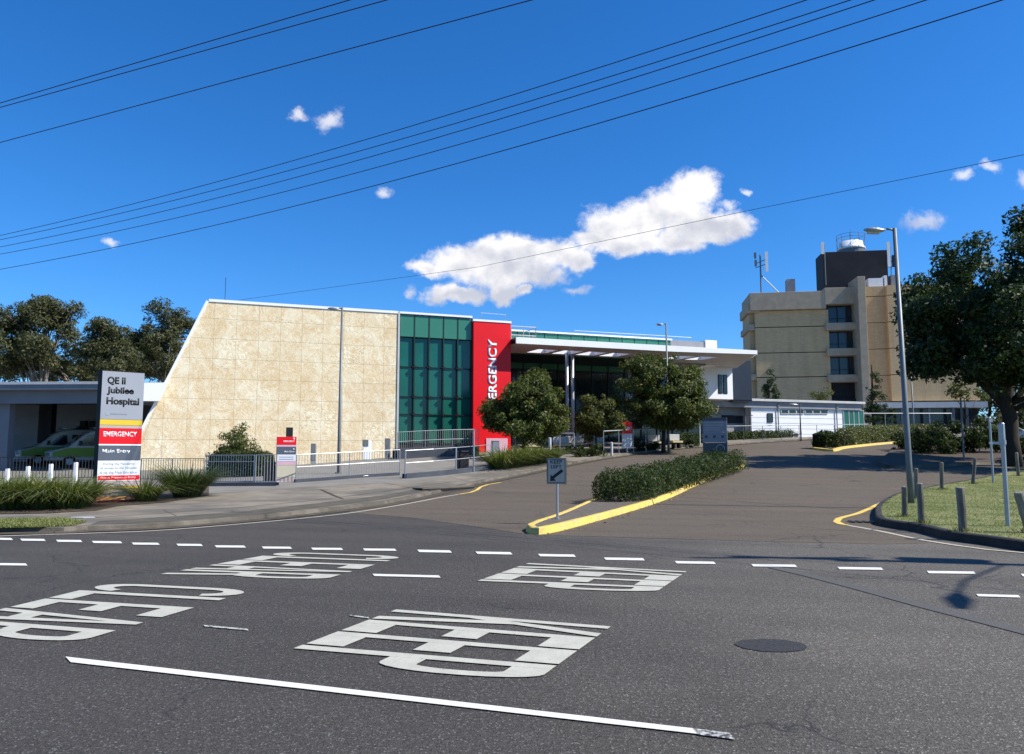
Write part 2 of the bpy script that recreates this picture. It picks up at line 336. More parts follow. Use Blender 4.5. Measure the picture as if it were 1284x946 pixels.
# ------------------------------------------------------------------ mesh helpers
def tag(o, label=None, cat=None, group=None, kind=None):
    if label: o['label'] = label
    if cat: o['category'] = cat
    if group: o['group'] = group
    if kind: o['kind'] = kind
    return o
def empty(name, loc, label, cat, group=None, rz=0.0):
    o = bpy.data.objects.new(name, None); o.empty_display_size = .2; col.objects.link(o); o.location = loc; o.rotation_euler = (0, 0, rz)
    return tag(o, label, cat, group)
def link(name, me, m, parent=None, smooth=False):
    o = bpy.data.objects.new(name, me); col.objects.link(o)
    if m: me.materials.append(M[m] if isinstance(m, str) else m)
    if smooth: me.shade_smooth()
    if parent: o.parent = parent
    return o
class MB:
    def __init__(s): s.v = []; s.f = []
    def box(s, x0, x1, y0, y1, z0, z1):
        if x0 > x1: x0, x1 = x1, x0
        if y0 > y1: y0, y1 = y1, y0
        if z0 > z1: z0, z1 = z1, z0
        b = len(s.v)
        s.v += [(x0,y0,z0),(x1,y0,z0),(x1,y1,z0),(x0,y1,z0),(x0,y0,z1),(x1,y0,z1),(x1,y1,z1),(x0,y1,z1)]
        s.f += [tuple(b+i for i in q) for q in ((0,3,2,1),(4,5,6,7),(0,1,5,4),(1,2,6,5),(2,3,7,6),(3,0,4,7))]; return s
    def prism(s, pts, y0, y1, axis='y'):
        """polygon pts (a,b) extruded; axis y: (a,*,b); axis z: (a,b,*)"""
        b = len(s.v); k = len(pts)
        area = sum(pts[i][0]*pts[(i+1)%k][1]-pts[(i+1)%k][0]*pts[i][1] for i in range(k))
        if area < 0: pts = pts[::-1]
        mk = (lambda a, c, d: (a, d, c)) if axis == 'y' else (lambda a, c, d: (a, c, d))
        s.v += [mk(p[0], p[1], y0) for p in pts] + [mk(p[0], p[1], y1) for p in pts]
        fr = tuple(range(b, b+k)); bk = tuple(range(b+2*k-1, b+k-1, -1))
        sides = [(b+i, b+k+i, b+k+(i+1)%k, b+(i+1)%k) for i in range(k)]
        if axis == 'z': fr, bk = fr[::-1], bk[::-1]; sides = [q[::-1] for q in sides]
        s.f += [fr, bk] + sides; return s
    def tube(s, pts, rad, n=8, cap=True):
        pts = [Vector(p) for p in pts]; k = len(pts)
        if not isinstance(rad, (list, tuple)): rad = [rad]*k
        up = None; b0 = len(s.v)
        for i, p in enumerate(pts):
            d = (pts[min(i+1, k-1)] - pts[max(i-1, 0)]).normalized()
            if up is None: up = Vector((0, 0, 1)) if abs(d.z) < .9 else Vector((1, 0, 0))
            a = d.cross(up).normalized(); c = a.cross(d).normalized(); up = c
            for j in range(n):
                t = 2*math.pi*j/n; s.v.append(tuple(p + (a*math.cos(t) + c*math.sin(t))*rad[i]))
        for i in range(k-1):
            for j in range(n):
                q = b0+i*n; s.f.append((q+j, q+(j+1)%n, q+n+(j+1)%n, q+n+j))
        if cap:
            s.f.append(tuple(b0+n-1-j for j in range(n))); s.f.append(tuple(b0+(k-1)*n+j for j in range(n)))
        return s
    def quad(s, *p):
        b = len(s.v); s.v += [tuple(q) for q in p]; s.f.append(tuple(range(b, b+len(p)))); return s
    def build(s, name, m, parent=None, smooth=False, bevel=0.0, fix=False):
        me = bpy.data.meshes.new(name); me.from_pydata(s.v, [], s.f)
        if fix:
            bm = bmesh.new(); bm.from_mesh(me); bmesh.ops.recalc_face_normals(bm, faces=bm.faces); bm.to_mesh(me); bm.free()
        me.update()
        o = link(name, me, m, parent, smooth)
        if bevel:
            md = o.modifiers.new('bevel', 'BEVEL'); md.width = bevel; md.segments = 2; md.limit_method = 'ANGLE'
        return o
def np_quads(name, V, m, parent=None):
    """V (n,4,3) quads"""
    nq = len(V); me = bpy.data.meshes.new(name)
    me.vertices.add(nq*4); me.vertices.foreach_set('co', V.reshape(-1).astype(np.float32))
    me.loops.add(nq*4); me.loops.foreach_set('vertex_index', np.arange(nq*4, dtype=np.int32))
    me.polygons.add(nq); me.polygons.foreach_set('loop_start', np.arange(0, nq*4, 4, dtype=np.int32)); me.polygons.foreach_set('loop_total', np.full(nq, 4, np.int32))
    me.update(); me.validate()
    return link(name, me, m, parent)
def smooth_line(pts, step=.6, closed=False):
    pts = [Vector((p[0], p[1])) for p in pts]; out = []; k = len(pts)
    for i in range(k if closed else k-1):
        if closed: p0, p1, p2, p3 = pts[i-1], pts[i], pts[(i+1)%k], pts[(i+2)%k]
        else: p0, p1, p2, p3 = pts[max(i-1,0)], pts[i], pts[i+1], pts[min(i+2,k-1)]
        m = max(1, int((p2-p1).length/step))
        for j in range(m):
            t = j/m
            out.append(.5*((2*p1)+(p2-p0)*t+(2*p0-5*p1+4*p2-p3)*t*t+(3*p1-p0-3*p2+p3)*t**3))
    if not closed: out.append(pts[-1])
    return out
def dense(pts, step):
    out = []
    for i in range(len(pts)):
        a = Vector(pts[i][:2]); b = Vector(pts[(i+1) % len(pts)][:2]); m = max(1, int((b-a).length/step))
        out += [a.lerp(b, j/m) for j in range(m)]
    return out
def inside(p, poly):
    c = False; j = len(poly)-1
    for i in range(len(poly)):
        a, b = poly[i], poly[j]
        if (a[1] > p[1]) != (b[1] > p[1]) and p[0] < (b[0]-a[0])*(p[1]-a[1])/(b[1]-a[1])+a[0]: c = not c
        j = i
    return c
def sheet(name, poly, dz, m, step=1.2, kind='structure', parent=None, hf=h, skirt=0):
    b = dense(poly, step); nb = len(b)
    xs = [p[0] for p in b]; ys = [p[1] for p in b]; vs_ = list(b)
    x = min(xs)
    while x < max(xs):
        y = min(ys)
        while y < max(ys):
            if inside((x, y), b): vs_.append(Vector((x + random.uniform(-.05,.05), y + random.uniform(-.05,.05))))
            y += step
        x += step
    r = delaunay_2d_cdt(vs_, [], [list(range(nb))], 1, 1e-4)
    me = bpy.data.meshes.new(name); me.from_pydata([(p[0], p[1], hf(p[0], p[1])+dz) for p in r[0]], [], [tuple(f) for f in r[2]])
    bm = bmesh.new(); bm.from_mesh(me)
    for f in bm.faces:
        if f.normal.z < 0: f.normal_flip()
    bm.to_mesh(me); bm.free(); me.update(); me.shade_smooth()
    o = link(name, me, m, parent)
    if kind: o['kind'] = kind
    return o
def sweep(name, line, prof, m, kind='structure', side=1, closed=False, parent=None, hf=h, jit=0.0):
    """profile (offset to the left of travel * side, dz)"""
    k = len(line); v = []; f = []; q = len(prof)
    for i, p in enumerate(line):
        if closed: d = (line[(i+1)%k]-line[i-1])
        else: d = (line[min(i+1,k-1)]-line[max(i-1,0)])
        d = Vector(d).normalized(); nn = Vector((-d.y, d.x))*side
        for o_, z in prof:
            c = Vector(p) + nn*o_; v.append((c.x + random.uniform(-jit, jit), c.y + random.uniform(-jit, jit), hf(p[0], p[1])+z+(random.uniform(-jit, jit)*.5 if z > .03 else 0)))
    for i in range(k if closed else k-1):
        for j in range(q-1):
            a = i*q+j; b = ((i+1)%k)*q+j
            f.append((a, b, b+1, a+1) if side < 0 else (a, a+1, b+1, b))
    me = bpy.data.meshes.new(name); me.from_pydata(v, [], f); me.update()
    o = link(name, me, m, parent)
    if kind: o['kind'] = kind
    return o
def GG(lst): return [G(x, y) for x, y in lst]

def text(name, body, x, z, w_, h_, y, m, parent, bold=.02, vertical=False, ex=.004, align='c', key=None):
    """text mesh in parent's local XZ plane at depth y facing -y; box centre (x,z), size w_ x h_"""
    cu = bpy.data.curves.new(name, 'FONT'); cu.body = body; cu.size = 1; cu.offset = bold; cu.extrude = .0; cu.space_character = 1.0; cu.resolution_u = 4
    to = bpy.data.objects.new('tmp', cu); col.objects.link(to)
    dg = bpy.context.evaluated_depsgraph_get(); me = bpy.data.meshes.new_from_object(to.evaluated_get(dg))
    bpy.data.objects.remove(to); bpy.data.curves.remove(cu)
    c = np.array([v.co[:] for v in me.vertices]); lo_ = c.min(0); hi = c.max(0); c = (c - (lo_+hi)/2)/np.maximum(hi-lo_, 1e-6)
    for v, p in zip(me.vertices, c):
        a, b = p[0]*w_, p[1]*h_
        if vertical: a, b = -p[1]*w_, p[0]*h_
        v.co = (x+a, y, z+b)
    me.materials.clear(); me.name = name
    bm = bmesh.new(); bm.from_mesh(me); bmesh.ops.recalc_face_normals(bm, faces=bm.faces)
    r = bmesh.ops.extrude_face_region(bm, geom=bm.faces[:])
    for g in r['geom']:
        if isinstance(g, bmesh.types.BMVert): g.co.y -= ex
    bmesh.ops.recalc_face_normals(bm, faces=bm.faces)
    bm.to_mesh(me); bm.free(); me.update()
    return link(name, me, m, parent)

# ------------------------------------------------------------------ foliage
def leaves(cent, L, Wd, out=None, droop=0.0):
    n_ = len(cent)
    nrm = rng.normal(size=(n_, 3))
    if out is not None: nrm = nrm*.75 + out*.9
    nrm[:, 2] += .35
    nrm /= np.linalg.norm(nrm, axis=1)[:, None]
    t = rng.normal(size=(n_, 3)); t[:, 2] -= droop
    t -= (t*nrm).sum(1)[:, None]*nrm; t /= np.linalg.norm(t, axis=1)[:, None]+1e-9
    b = np.cross(nrm, t); s = rng.uniform(.6, 1.35, (n_, 1))
    t *= L*s/2; b *= Wd*s/2
    return np.stack([cent-t, cent-b*.9+t*.1, cent+t, cent+b*.9+t*.1], 1)
def crown_pts(blobs, nclump, nleaf, rc, shell=.75, seed=0):
    r = np.random.default_rng(seed); blobs = np.array(blobs, float)
    wgt = (blobs[:, 3]*blobs[:, 4]*blobs[:, 5])**(2/3); wgt /= wgt.sum()
    bi = r.choice(len(blobs), nclump, p=wgt); u = r.normal(size=(nclump, 3)); u /= np.linalg.norm(u, axis=1)[:, None]
    rad = r.uniform(shell, 1.0, (nclump, 1))
    inn = r.random((nclump, 1)) < .25; rad = np.where(inn, r.uniform(.2, shell, (nclump, 1)), rad)
    rad = np.where(r.random((nclump, 1)) < .13, r.uniform(1.0, 1.2, (nclump, 1)), rad)
    cc = blobs[bi, :3] + u*rad*blobs[bi, 3:6]
    rcs = rc*r.uniform(.4, 1.35, nclump)*np.where(rad[:, 0] > 1, .6, 1)
    ci = r.choice(nclump, nleaf, p=rcs**2/np.sum(rcs**2))
    v = r.normal(size=(nleaf, 3)); v /= np.linalg.norm(v, axis=1)[:, None]
    rr = rcs[ci][:, None]*r.random((nleaf, 1))**.45
    pts = cc[ci] + v*rr*np.array([1, 1, .72])
    ctr = (blobs[:, :3]*wgt[:, None]).sum(0)
    o = v*.8 + (pts-ctr)/(np.linalg.norm(pts-ctr, axis=1)[:, None]+1e-6)
    o /= np.linalg.norm(o, axis=1)[:, None]+1e-9
    return pts, o, cc
def limb_mesh(base, top_z, r0, targets, lean=(0, 0), fork=.45, sub=0, seed=0):
    rnd = random.Random(seed); mb = MB(); b = Vector(base); top = b + Vector((lean[0], lean[1], top_z))
    tr = [b + Vector((0, 0, -.3))]; k = 6; rad = [r0*1.25]
    for i in range(1, k+1):
        t = i/k; p = b.lerp(top, t) + Vector((rnd.uniform(-1, 1), rnd.uniform(-1, 1), 0))*r0*.5*(0 if i == 1 else 1); tr.append(p); rad.append(r0*(1-.55*t))
    mb.tube(tr, rad, 9)
    for tg in targets:
        tg = Vector(tg); t = rnd.uniform(fork, .98); p = b.lerp(top, t); m1 = p.lerp(tg, .45) + Vector((rnd.uniform(-.3, .3), rnd.uniform(-.3, .3), rnd.uniform(-.1, .5)))*(tg-p).length*.25
        ra = r0*.42*(1-.4*t); q = [p, p.lerp(m1, .6) , m1, m1.lerp(tg, .6), tg]
        mb.tube(q, [ra, ra*.85, ra*.65, ra*.42, ra*.15], 6)
    return mb
def tree(name, loc, blobs, nclump, nleaf, rc, L, Wd, lm, bark, trunk_h, r0, label, cat, group=None, limbs=10, lean=(0, 0), shell=.72, seed=1, droop=0.0, fork=.5):
    t = empty(name, loc, label, cat, group)
    pts, o, cc = crown_pts(blobs, nclump, nleaf, rc, shell, seed)
    np_quads('crown', leaves(pts, L, Wd, o, droop), lm, t)
    idx = np.random.default_rng(seed).choice(len(cc), min(limbs, len(cc)), replace=False)
    limb_mesh((0, 0, 0), trunk_h, r0, [tuple(cc[i]) for i in idx], lean, fork, seed=seed).build('trunk', bark, t, smooth=True)
    return t
def blades(cent, ht, wd, arch=.5, seg=3, seed=0, spread=.5):
    """strap leaves: returns (n*seg,4,3)"""
    r = np.random.default_rng(seed); n_ = len(cent); a = r.uniform(0, 2*np.pi, n_); d = np.stack([np.cos(a), np.sin(a), np.zeros(n_)], 1)
    s = np.stack([-np.sin(a), np.cos(a), np.zeros(n_)], 1)*wd/2
    hh = (ht*r.uniform(.55, 1.15, n_))[:, None]; ar = (r.uniform(.2, 1.2, n_)*arch)[:, None]; Q = []
    def at(t): return cent + d*hh*(spread*t + ar*t*t) + np.array([0, 0, 1.])*hh*(t - .55*ar*t*t*t)
    for i in range(seg):
        t0, t1 = i/seg, (i+1)/seg; w0, w1 = 1-.75*t0**2, 1-.93*t1**2
        Q.append(np.stack([at(t0)-s*w0, at(t0)+s*w0, at(t1)+s*w1, at(t1)-s*w1], 1))
    return np.stack(Q, 1).reshape(-1, 4, 3)
def np_blades(name, V, seg, m, parent=None):
    """joins each blade's segments into one island (shared vertices)"""
    nb = len(V)//seg; V = V.reshape(nb, seg, 4, 3)
    vv = np.zeros((nb, seg+1, 2, 3)); vv[:, 0] = V[:, 0, 0:2]
    for i in range(seg): vv[:, i+1, 0] = V[:, i, 3]; vv[:, i+1, 1] = V[:, i, 2]
    me = bpy.data.meshes.new(name); nv = nb*(seg+1)*2
    me.vertices.add(nv); me.vertices.foreach_set('co', vv.reshape(-1).astype(np.float32))
    base = (np.arange(nb)*(seg+1)*2)[:, None, None] + (np.arange(seg)*2)[None, :, None] + np.array([0, 1, 3, 2])[None, None, :]
    nq = nb*seg; me.loops.add(nq*4); me.loops.foreach_set('vertex_index', base.reshape(-1).astype(np.int32))
    me.polygons.add(nq); me.polygons.foreach_set('loop_start', np.arange(0, nq*4, 4, dtype=np.int32)); me.polygons.foreach_set('loop_total', np.full(nq, 4, np.int32))
    me.update(); me.validate(); return link(name, me, m, parent)

# ------------------------------------------------------------------ ground, roads, kerbs
gx = [-900,-500,-300,-180,-110,-70,-50]+[x for x in np.arange(-40, 70, 2.0)]+[75,90,120,180,300,500,900]
gy = [-200,-100,-50,-25]+[y for y in np.arange(-10, 130, 2.0)]+[135,150,180,240,340,500,800,1400]
v = [(x, y, h(x, y)-.06) for y in gy for x in gx]; nx = len(gx)
f = [(j*nx+i, j*nx+i+1, (j+1)*nx+i+1, (j+1)*nx+i) for j in range(len(gy)-1) for i in range(nx-1)]
me = bpy.data.meshes.new('ground'); me.from_pydata(v, [], f); me.update(); me.shade_smooth()
tag(link('ground', me, 'land'), kind='structure')

left_kerb = [(-70, 30), (-40, 22.2), (-20, 17.9)] + [tuple(p[:2]) for p in GG([(0,668),(110,665.5),(213,661),(349,649),(440,638.5),(480,633),(543,620),(575,612.5),(607,605),(656,595),(686,588.5),(740,578),(773,573),(847,563.5),(910,558.5),(960,555),(1013,552)])]
lk = smooth_line(left_kerb, .7)
e = lk[-1]; lk += [e + Vector((4*i, .9*i)) for i in range(1, 14)]
near_kerb = [(-70, 2), (-20, -3.5), (0, -5), (20, -8), (70, -14)]
rk_pts = [tuple(p[:2]) for p in GG([(1290,592.5),(1220,605.5),(1180,612.5),(1131,622.5),(1112,630),(1099,640),(1097,652),(1104,660),(1150,667.5),(1189,677.5),(1236,684)])] + [(8.75, 12.75), (9.9, 11.5), (12, 10.5), (20, 7.9), (70, -6)]
rk_pts = [(60, 46)] + [(30, 36.5)] + rk_pts
rk = smooth_line(rk_pts, .35)
# main carriageway: one sheet from the near kerb to the far kerbs
n_front = [p for p in lk if p[1] < 30 and p[0] < 6]
road_poly = [Vector(p) for p in near_kerb[::-1]] + [Vector((-70, 30))]
road_poly = [Vector((70, -14)), Vector((20, -8)), Vector((0, -5)), Vector((-20, -3.5)), Vector((-70, 2))] + lk[:] + [Vector((75, 76)), Vector((80, 46)), Vector((60, 46))] + rk[1:]
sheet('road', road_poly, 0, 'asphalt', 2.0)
# the brownish driveway surface laid over it
seam = [tuple(G(x, y)[:2]) for x, y in [(440,643),(520,650),(600,661),(665,671),(760,673.5),(850,676),(950,679),(1060,681.5),(1110,683),(1162,681)]]
seam = [(p[0] + random.uniform(-.03, .03), p[1] + random.uniform(-.04, .04)) for p in seam]
def near_idx(line, p): return min(range(len(line)), key=lambda i: (Vector(line[i])-Vector(p)).length)
i0 = near_idx(lk, left_kerb[7]); j0 = near_idx(rk, G(1104, 660).xy); 
drive = [Vector(s) for s in seam] + rk[:j0][::-1][1:] + [Vector((80, 46)), Vector((75, 76))] + lk[i0:][::-1]
sheet('driveway', drive, .004, 'asphalt_brown', 1.2)

KP = [(-.38, .012), (-.02, .006), (.0, .02), (.02, .09), (.05, .104), (.17, .106), (.172, -.1)]
sweep('kerb', lk, KP, 'kerb_concrete', side=1, jit=.004)
KP2 = [(-.02, -.05), (0, .012), (.02, .15), (.05, .17), (.17, .172), (.172, -.1)]
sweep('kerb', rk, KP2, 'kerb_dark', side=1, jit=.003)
# footpath strip behind the left kerb, up to the fence line
back = [(-70, 42), (-40, 34)] + [tuple(G(x, y, .14)[:2]) for x, y in [(0,646),(60,643),(125,636),(175,630),(260,618),(345,611),(440,606),(510,602.5),(610,590),(700,573.5),(760,566),(850,557.5),(910,553),(1000,547.5)]]
e = back[-1]; back += [(e[0]+52, e[1]+11)]
off = [Vector(p) for p in lk]
fp = []
for i, p in enumerate(off):
    d = (off[min(i+1, len(off)-1)]-off[max(i-1, 0)]).normalized(); fp.append(p + Vector((-d.y, d.x))*.165)
sheet('footpath', fp + [Vector(b) for b in back[::-1]], .10, 'concrete', 1.5)
fore = [Vector(b) for b in back] + [Vector((80, 100)), Vector((60, 130)), Vector((-80, 130))]
sheet('forecourt', fore, .095, 'forecourt', 2.5)
# expansion joints across the footpath, thin raised tar lines
def strip(px, wdt, dz, m, name='road_marking', kind='structure', sm=True, hf=h):
    pts = [tuple(G(x, y)[:2]) for x, y in px]; L = smooth_line(pts, .5) if sm else [Vector(p) for p in dense(pts+[pts[-1]], .5)]
    return sweep(name, L, [(-wdt/2, dz), (wdt/2, dz)], m, kind)
joint = MB()
def jl(px, wd=.03, z=.1):
    pts = [G(x, y, .10) for x, y in px]
    for a, b in zip(pts, pts[1:]):
        d = (b-a).normalized(); nn = Vector((-d.y, d.x, 0))*wd/2; u = Vector((0, 0, .003))
        joint.quad(a-nn+u, b-nn+u, b+nn+u, a+nn+u)
jl([(110,650),(200,644),(300,636.5),(400,627),(470,618),(540,608),(600,600)], .05)
jl([(150,655),(190,652)], .04); jl([(290,641),(310,647)], .04); jl([(402,614),(430,626)], .1)
jl([(205,640),(225,649)]); jl([(480,605),(520,613)]); jl([(560,598),(590,604)]); jl([(640,585),(662,591)]); jl([(700,576),(720,580)])
joint.build('footpath_joint', 'soil')['kind'] = 'structure'
sweep('footpath_edge', [p + Vector((0, 0)) for p in lk[:near_idx(lk, G(1013, 552).xy)]], [(-.46, .014), (-.36, .0165), (-.03, .0165)], 'gutter_dirt', side=1, jit=.004)
# verge grass patches, soil bed
vg = [tuple(G(x, y, .14)[:2]) for x, y in [(-40,662),(0,660.5),(50,659.5),(92,657.5),(108,653),(80,649),(0,650),(-60,653)]]
sheet('verge', vg, .112, 'grass_base', 1.0)
vg2 = [tuple(G(x, y, .14)[:2]) for x, y in [(112,656.5),(213,652.5),(290,646.7),(345,641.2),(430,631.5),(480,625),(540,613),(530,611),(480,620),(430,626),(300,640),(200,647),(125,651.5)]]
sheet('footpath_patch', vg2, .106, 'mossy', .7)
bed = [tuple(G(x, y, .14)[:2]) for x, y in [(-60,643),(0,643),(60,642),(120,639),(150,633),(205,629),(262,620),(262,609),(175,614),(60,619),(-60,621)]]
sheet('garden_bed', bed, .112, 'soil', 1.0)

# right-hand grass corner
isl = [tuple(p) for p in rk]
ins = []
for i, p in enumerate(rk):
    d = (rk[min(i+1, len(rk)-1)]-rk[max(i-1, 0)]).normalized(); ins.append(p + Vector((-d.y, d.x))*.165)
lawn_poly = ins + [Vector((70, 45))]
sheet('lawn', lawn_poly, .165, 'grass_base', 1.0)
# far right island with shrubs behind the roadway
fr = [tuple(G(x, y)[:2]) for x, y in [(1100,583),(1122,588),(1180,586),(1284,578.5),(1320,575)]]
fr_line = smooth_line([fr[0]] + fr[1:] + [(55, 60)], .6)
farl = fr_line + [Vector((60, 75)), B(1150, 62).xy, B(1118, 52).xy]
sheet('garden_bed', [tuple(p) for p in farl], .16, 'soil', 1.5)
sweep('kerb', fr_line, KP2, 'kerb_concrete', side=1)
yk = smooth_line([tuple(G(x, y)[:2]) for x, y in [(1018,564),(1045,566.5),(1060,563),(1085,560),(1110,557.5),(1150,554),(1180,552)]], .5)
sweep('kerb', yk, [(-.02,-.05),(0,.02),(.03,.15),(.30,.16),(.33,-.05)], 'kerb_yellow', side=1)

# centre island
nose = [(659,666.5),(664,670),(676,671),(700,667),(745,655),(800,639),(840,625),(870,611),(905,596),(932,587),(936,582),(928,579.5),(912,580.5),(880,588),(830,600),(780,612),(742,631),(700,650),(672,660)]
nz = [tuple(G(x, y)[:2]) for x, y in nose]
isl_line = smooth_line(nz, .3, closed=True)
ar = sum(isl_line[i][0]*isl_line[(i+1)%len(isl_line)][1]-isl_line[(i+1)%len(isl_line)][0]*isl_line[i][1] for i in range(len(isl_line)))
sd = 1 if ar > 0 else -1
sweep('traffic_island_kerb', isl_line, [(-.01,-.05),(0,.02),(.03,.13),(.05,.145),(.16,.147),(.18,.11)], 'kerb_yellow', side=sd, closed=True, jit=.006)
sheet('traffic_island', [tuple(p) for p in [isl_line[i] + (lambda d: Vector((-d.y, d.x))*sd*.175)((isl_line[(i+1)%len(isl_line)]-isl_line[i-1]).normalized()) for i in range(len(isl_line))]], .13, 'median_fill', .8)

# ------------------------------------------------------------------ road markings
def bil(c, u, v_): return c[0]*(1-u)*(1-v_) + c[1]*u*(1-v_) + c[2]*u*v_ + c[3]*(1-u)*v_
ZM = .010
GL = {  # strokes of road letters in a unit cell: x across (reading direction), y up
 'K': [[(0,0),(.24,0),(.24,1),(0,1)], [(.24,.38),(.24,.56),(.70,1),(1,1)], [(.34,.50),(.50,.64),(1,0),(.72,0)]],
 'E': [[(0,0),(.26,0),(.26,1),(0,1)], [(.26,.0),(1,.0),(1,.16),(.26,.16)], [(.26,.43),(.85,.43),(.85,.58),(.26,.58)], [(.26,.84),(1,.84),(1,1),(.26,1)]],
 'L': [[(0,0),(.26,0),(.26,1),(0,1)], [(.26,0),(1,0),(1,.16),(.26,.16)]],
 'A': [[(0,0),(.24,0),(.56,1),(.40,1)], [(.76,0),(1,0),(.60,1),(.44,1)], [(.26,.2),(.74,.2),(.69,.34),(.31,.34)]],
}
def arc(cx, cy, rx, ry, wx, wy, a0, a1, k=10):
    return [((cx+rx*math.cos(R(t)), cy+ry*math.sin(R(t))), (cx+(rx-wx)*math.cos(R(t)), cy+(ry-wy)*math.sin(R(t)))) for t in np.linspace(a0, a1, k)]
def strokes(ch):
    if ch in GL: return GL[ch]
    out = []
    def ring(seq):
        for a, b in zip(seq, seq[1:]): out.append([a[0], b[0], b[1], a[1]])
    if ch in 'PR':
        out.append([(0,0),(.26,0),(.26,1),(0,1)])
        out.append([(.26,.86),(.6,.86),(.6,1),(.26,1)]); out.append([(.26,.40),(.6,.40),(.6,.54),(.26,.54)])
        ring(arc(.6, .70, .4, .30, .26, .14, 90, -90, 12))
        if ch == 'R': out.append([(.44,.42),(.70,.42),(1,0),(.74,0)])
    if ch == 'C':
        ring(arc(.5, .76, .5, .24, .25, .13, 10, 180, 12)); ring(arc(.5, .24, .5, .24, .25, .13, 180, 350, 12))
        out.append([(0,.24),(.25,.24),(.25,.76),(0,.76)])
    return out
def word(s, corners, label, gapk=.11, m='paint_letters', org=None):
    """corners px: far-bottom, far-top, near-top, near-bottom of the word; reading runs far -> near, letters' top on the right"""
    c = [G(x, y) for x, y in corners]      # A far-left(bottom) B far-right(top) C near-right D near-left
    mb = MB(); n_ = len(s); cw = 1/(n_ + (n_-1)*gapk)
    for i, ch in enumerate(s):
        x0 = i*cw*(1+gapk)
        for q in strokes(ch):
            # subdivide along for draping
            pts = []
            for (a, b) in q:
                v_ = x0 + a*cw; u = b
                p = c[0]*(1-u)*(1-v_) + c[1]*u*(1-v_) + c[2]*u*v_ + c[3]*(1-u)*v_
                pts.append(Vector((p.x, p.y, h(p.x, p.y)+ZM)))
            mb.quad(*pts)
    o = mb.build('road_lettering', m)
    for p in o.data.polygons:
        if p.normal.z < 0: p.flip()
    # overlapping strokes share a height: split by microscopic steps per stroke
    for k, p in enumerate(o.data.polygons):
        for vi in p.vertices: o.data.vertices[vi].co.z += (k % 4)*.0002
    return tag(o, label, 'road marking', 'KEEP CLEAR lettering on the road')
word('KEEP', [(496.7,765.5),(766,787),(671,856),(333,828)], 'large white KEEP painted on the asphalt above the long solid line')
word('KEEP', [(662.8,707),(861,717.5),(822,744),(583,735)], 'smaller white KEEP on the road in front of the yellow traffic island')
word('CLEAR', [(139,732),(319,741),(91,808),(-106,791)], 'large white CLEAR painted on the asphalt cut off by the left edge')
word('CLEAR', [(356,693),(507,698.5),(405,728),(201,721)], 'white CLEAR painted near the dashed edge line before the red totem')
def dash(x0, x1, y, th, label=None, y2=None, m='paint_dash'):
    y2 = y if y2 is None else y2
    a, b, c, d = G(x0, y-th/2), G(x1, y2-th/2), G(x1+th*.9, y2+th/2), G(x0+th*.9, y+th/2)
    mb = MB(); k = max(1, int((b-a).length/.4))
    for i in range(k):
        q = [a.lerp(b, i/k), a.lerp(b, (i+1)/k), d.lerp(c, (i+1)/k), d.lerp(c, i/k)]
        mb.quad(*[Vector((p.x, p.y, h(p.x, p.y)+ZM)) for p in q[::-1]])
    o = mb.build('road_marking', m); o['kind'] = 'structure'; return o
for x0, x1, y in [(-38,-16,675.3),(-2,14,676.5),(25,55,677.6),(70,101,679),(115,151,680.5),(165,198,682.5),(221,252,684),(269,306,686),(328,364,687.5),(390,428,689),(455,495,690)]: dash(x0, x1, y, 2.6, y2=y+.3)
for x0, x1, y in [(523,564,691.7),(596,640,694),(674.5,719.5,697),(757,806,701.5),(846,895,706),(942,997,709.8),(1050,1105,713.4),(1162,1221,718.4),(1280,1340,722.2)]: dash(x0, x1, y, 3.0, y2=y+.8)
dash(-20, 32, 708.3, 2.8, y2=708.8); dash(467, 550, 722, 2.8, y2=724); dash(1224, 1277, 747.5, 3, y2=749); 
dash(82, 873, 828.5, 7, y2=919.5, m='paint_line')
dash(868, 915, 919.3, 8, y2=925.5, m='paint_worn'); dash(255, 310, 786, 2, y2=791, m='paint_worn'); dash(438, 462, 773, 1.6, y2=776, m='paint_worn')
strip([(-30,675),(0,673),(140,668.5),(213,665),(349,653.5),(430,645),(480,637.5),(543,626),(575,620.5)], .11, ZM, 'paint_edge')
strip([(576,620.3),(590,618),(598,615),(603,611),(612,608),(628,605.5)], .13, ZM+.002, 'paint_yellow')
strip([(1099,634),(1110,628),(1124,622.5),(1134,620)], .1, ZM+.002, 'paint_edge')
strip([(1101,633),(1090,638.5),(1074,645),(1060,648.5),(1052,651),(1049,655),(1055,658),(1063,659)], .16, ZM+.003, 'paint_yellow')
strip([(1063,659.5),(1100,666),(1160,678.5),(1238,690),(1290,694.5)], .11, ZM+.001, 'paint_edge')
# repaired round patch, thin dark line, tyre marks
c = [G(922,808), G(1013,812), G(967,803), G(967,819)]; ctr = (c[0]+c[1])/2
mb = MB(); ring = []
for i in range(28):
    t = 2*math.pi*i/28; k = 1+random.uniform(-.03, .03); p = ctr + (c[1]-c[0])/2*math.cos(t)*k + (c[2]-c[3])/2*math.sin(t)*k; ring.append(Vector((p.x, p.y, .006)))
mb.quad(*ring); mb.build('road_patch', 'asphalt_patch')['kind'] = 'structure'
strip([(854,623.5),(900,627),(960,632),(1030,637),(1094,642.5)], .035, .009, 'asphalt_patch', 'road_strip')
mat('tyre_mark', (.070, .067, .061), (.10, .096, .088), 34, rough=.8, bump=.4, bscale=60)
strip([(970,712),(1010,721),(1080,739),(1160,761),(1230,779),(1300,797)], .20, .007, 'tyre_mark', 'road_strip')
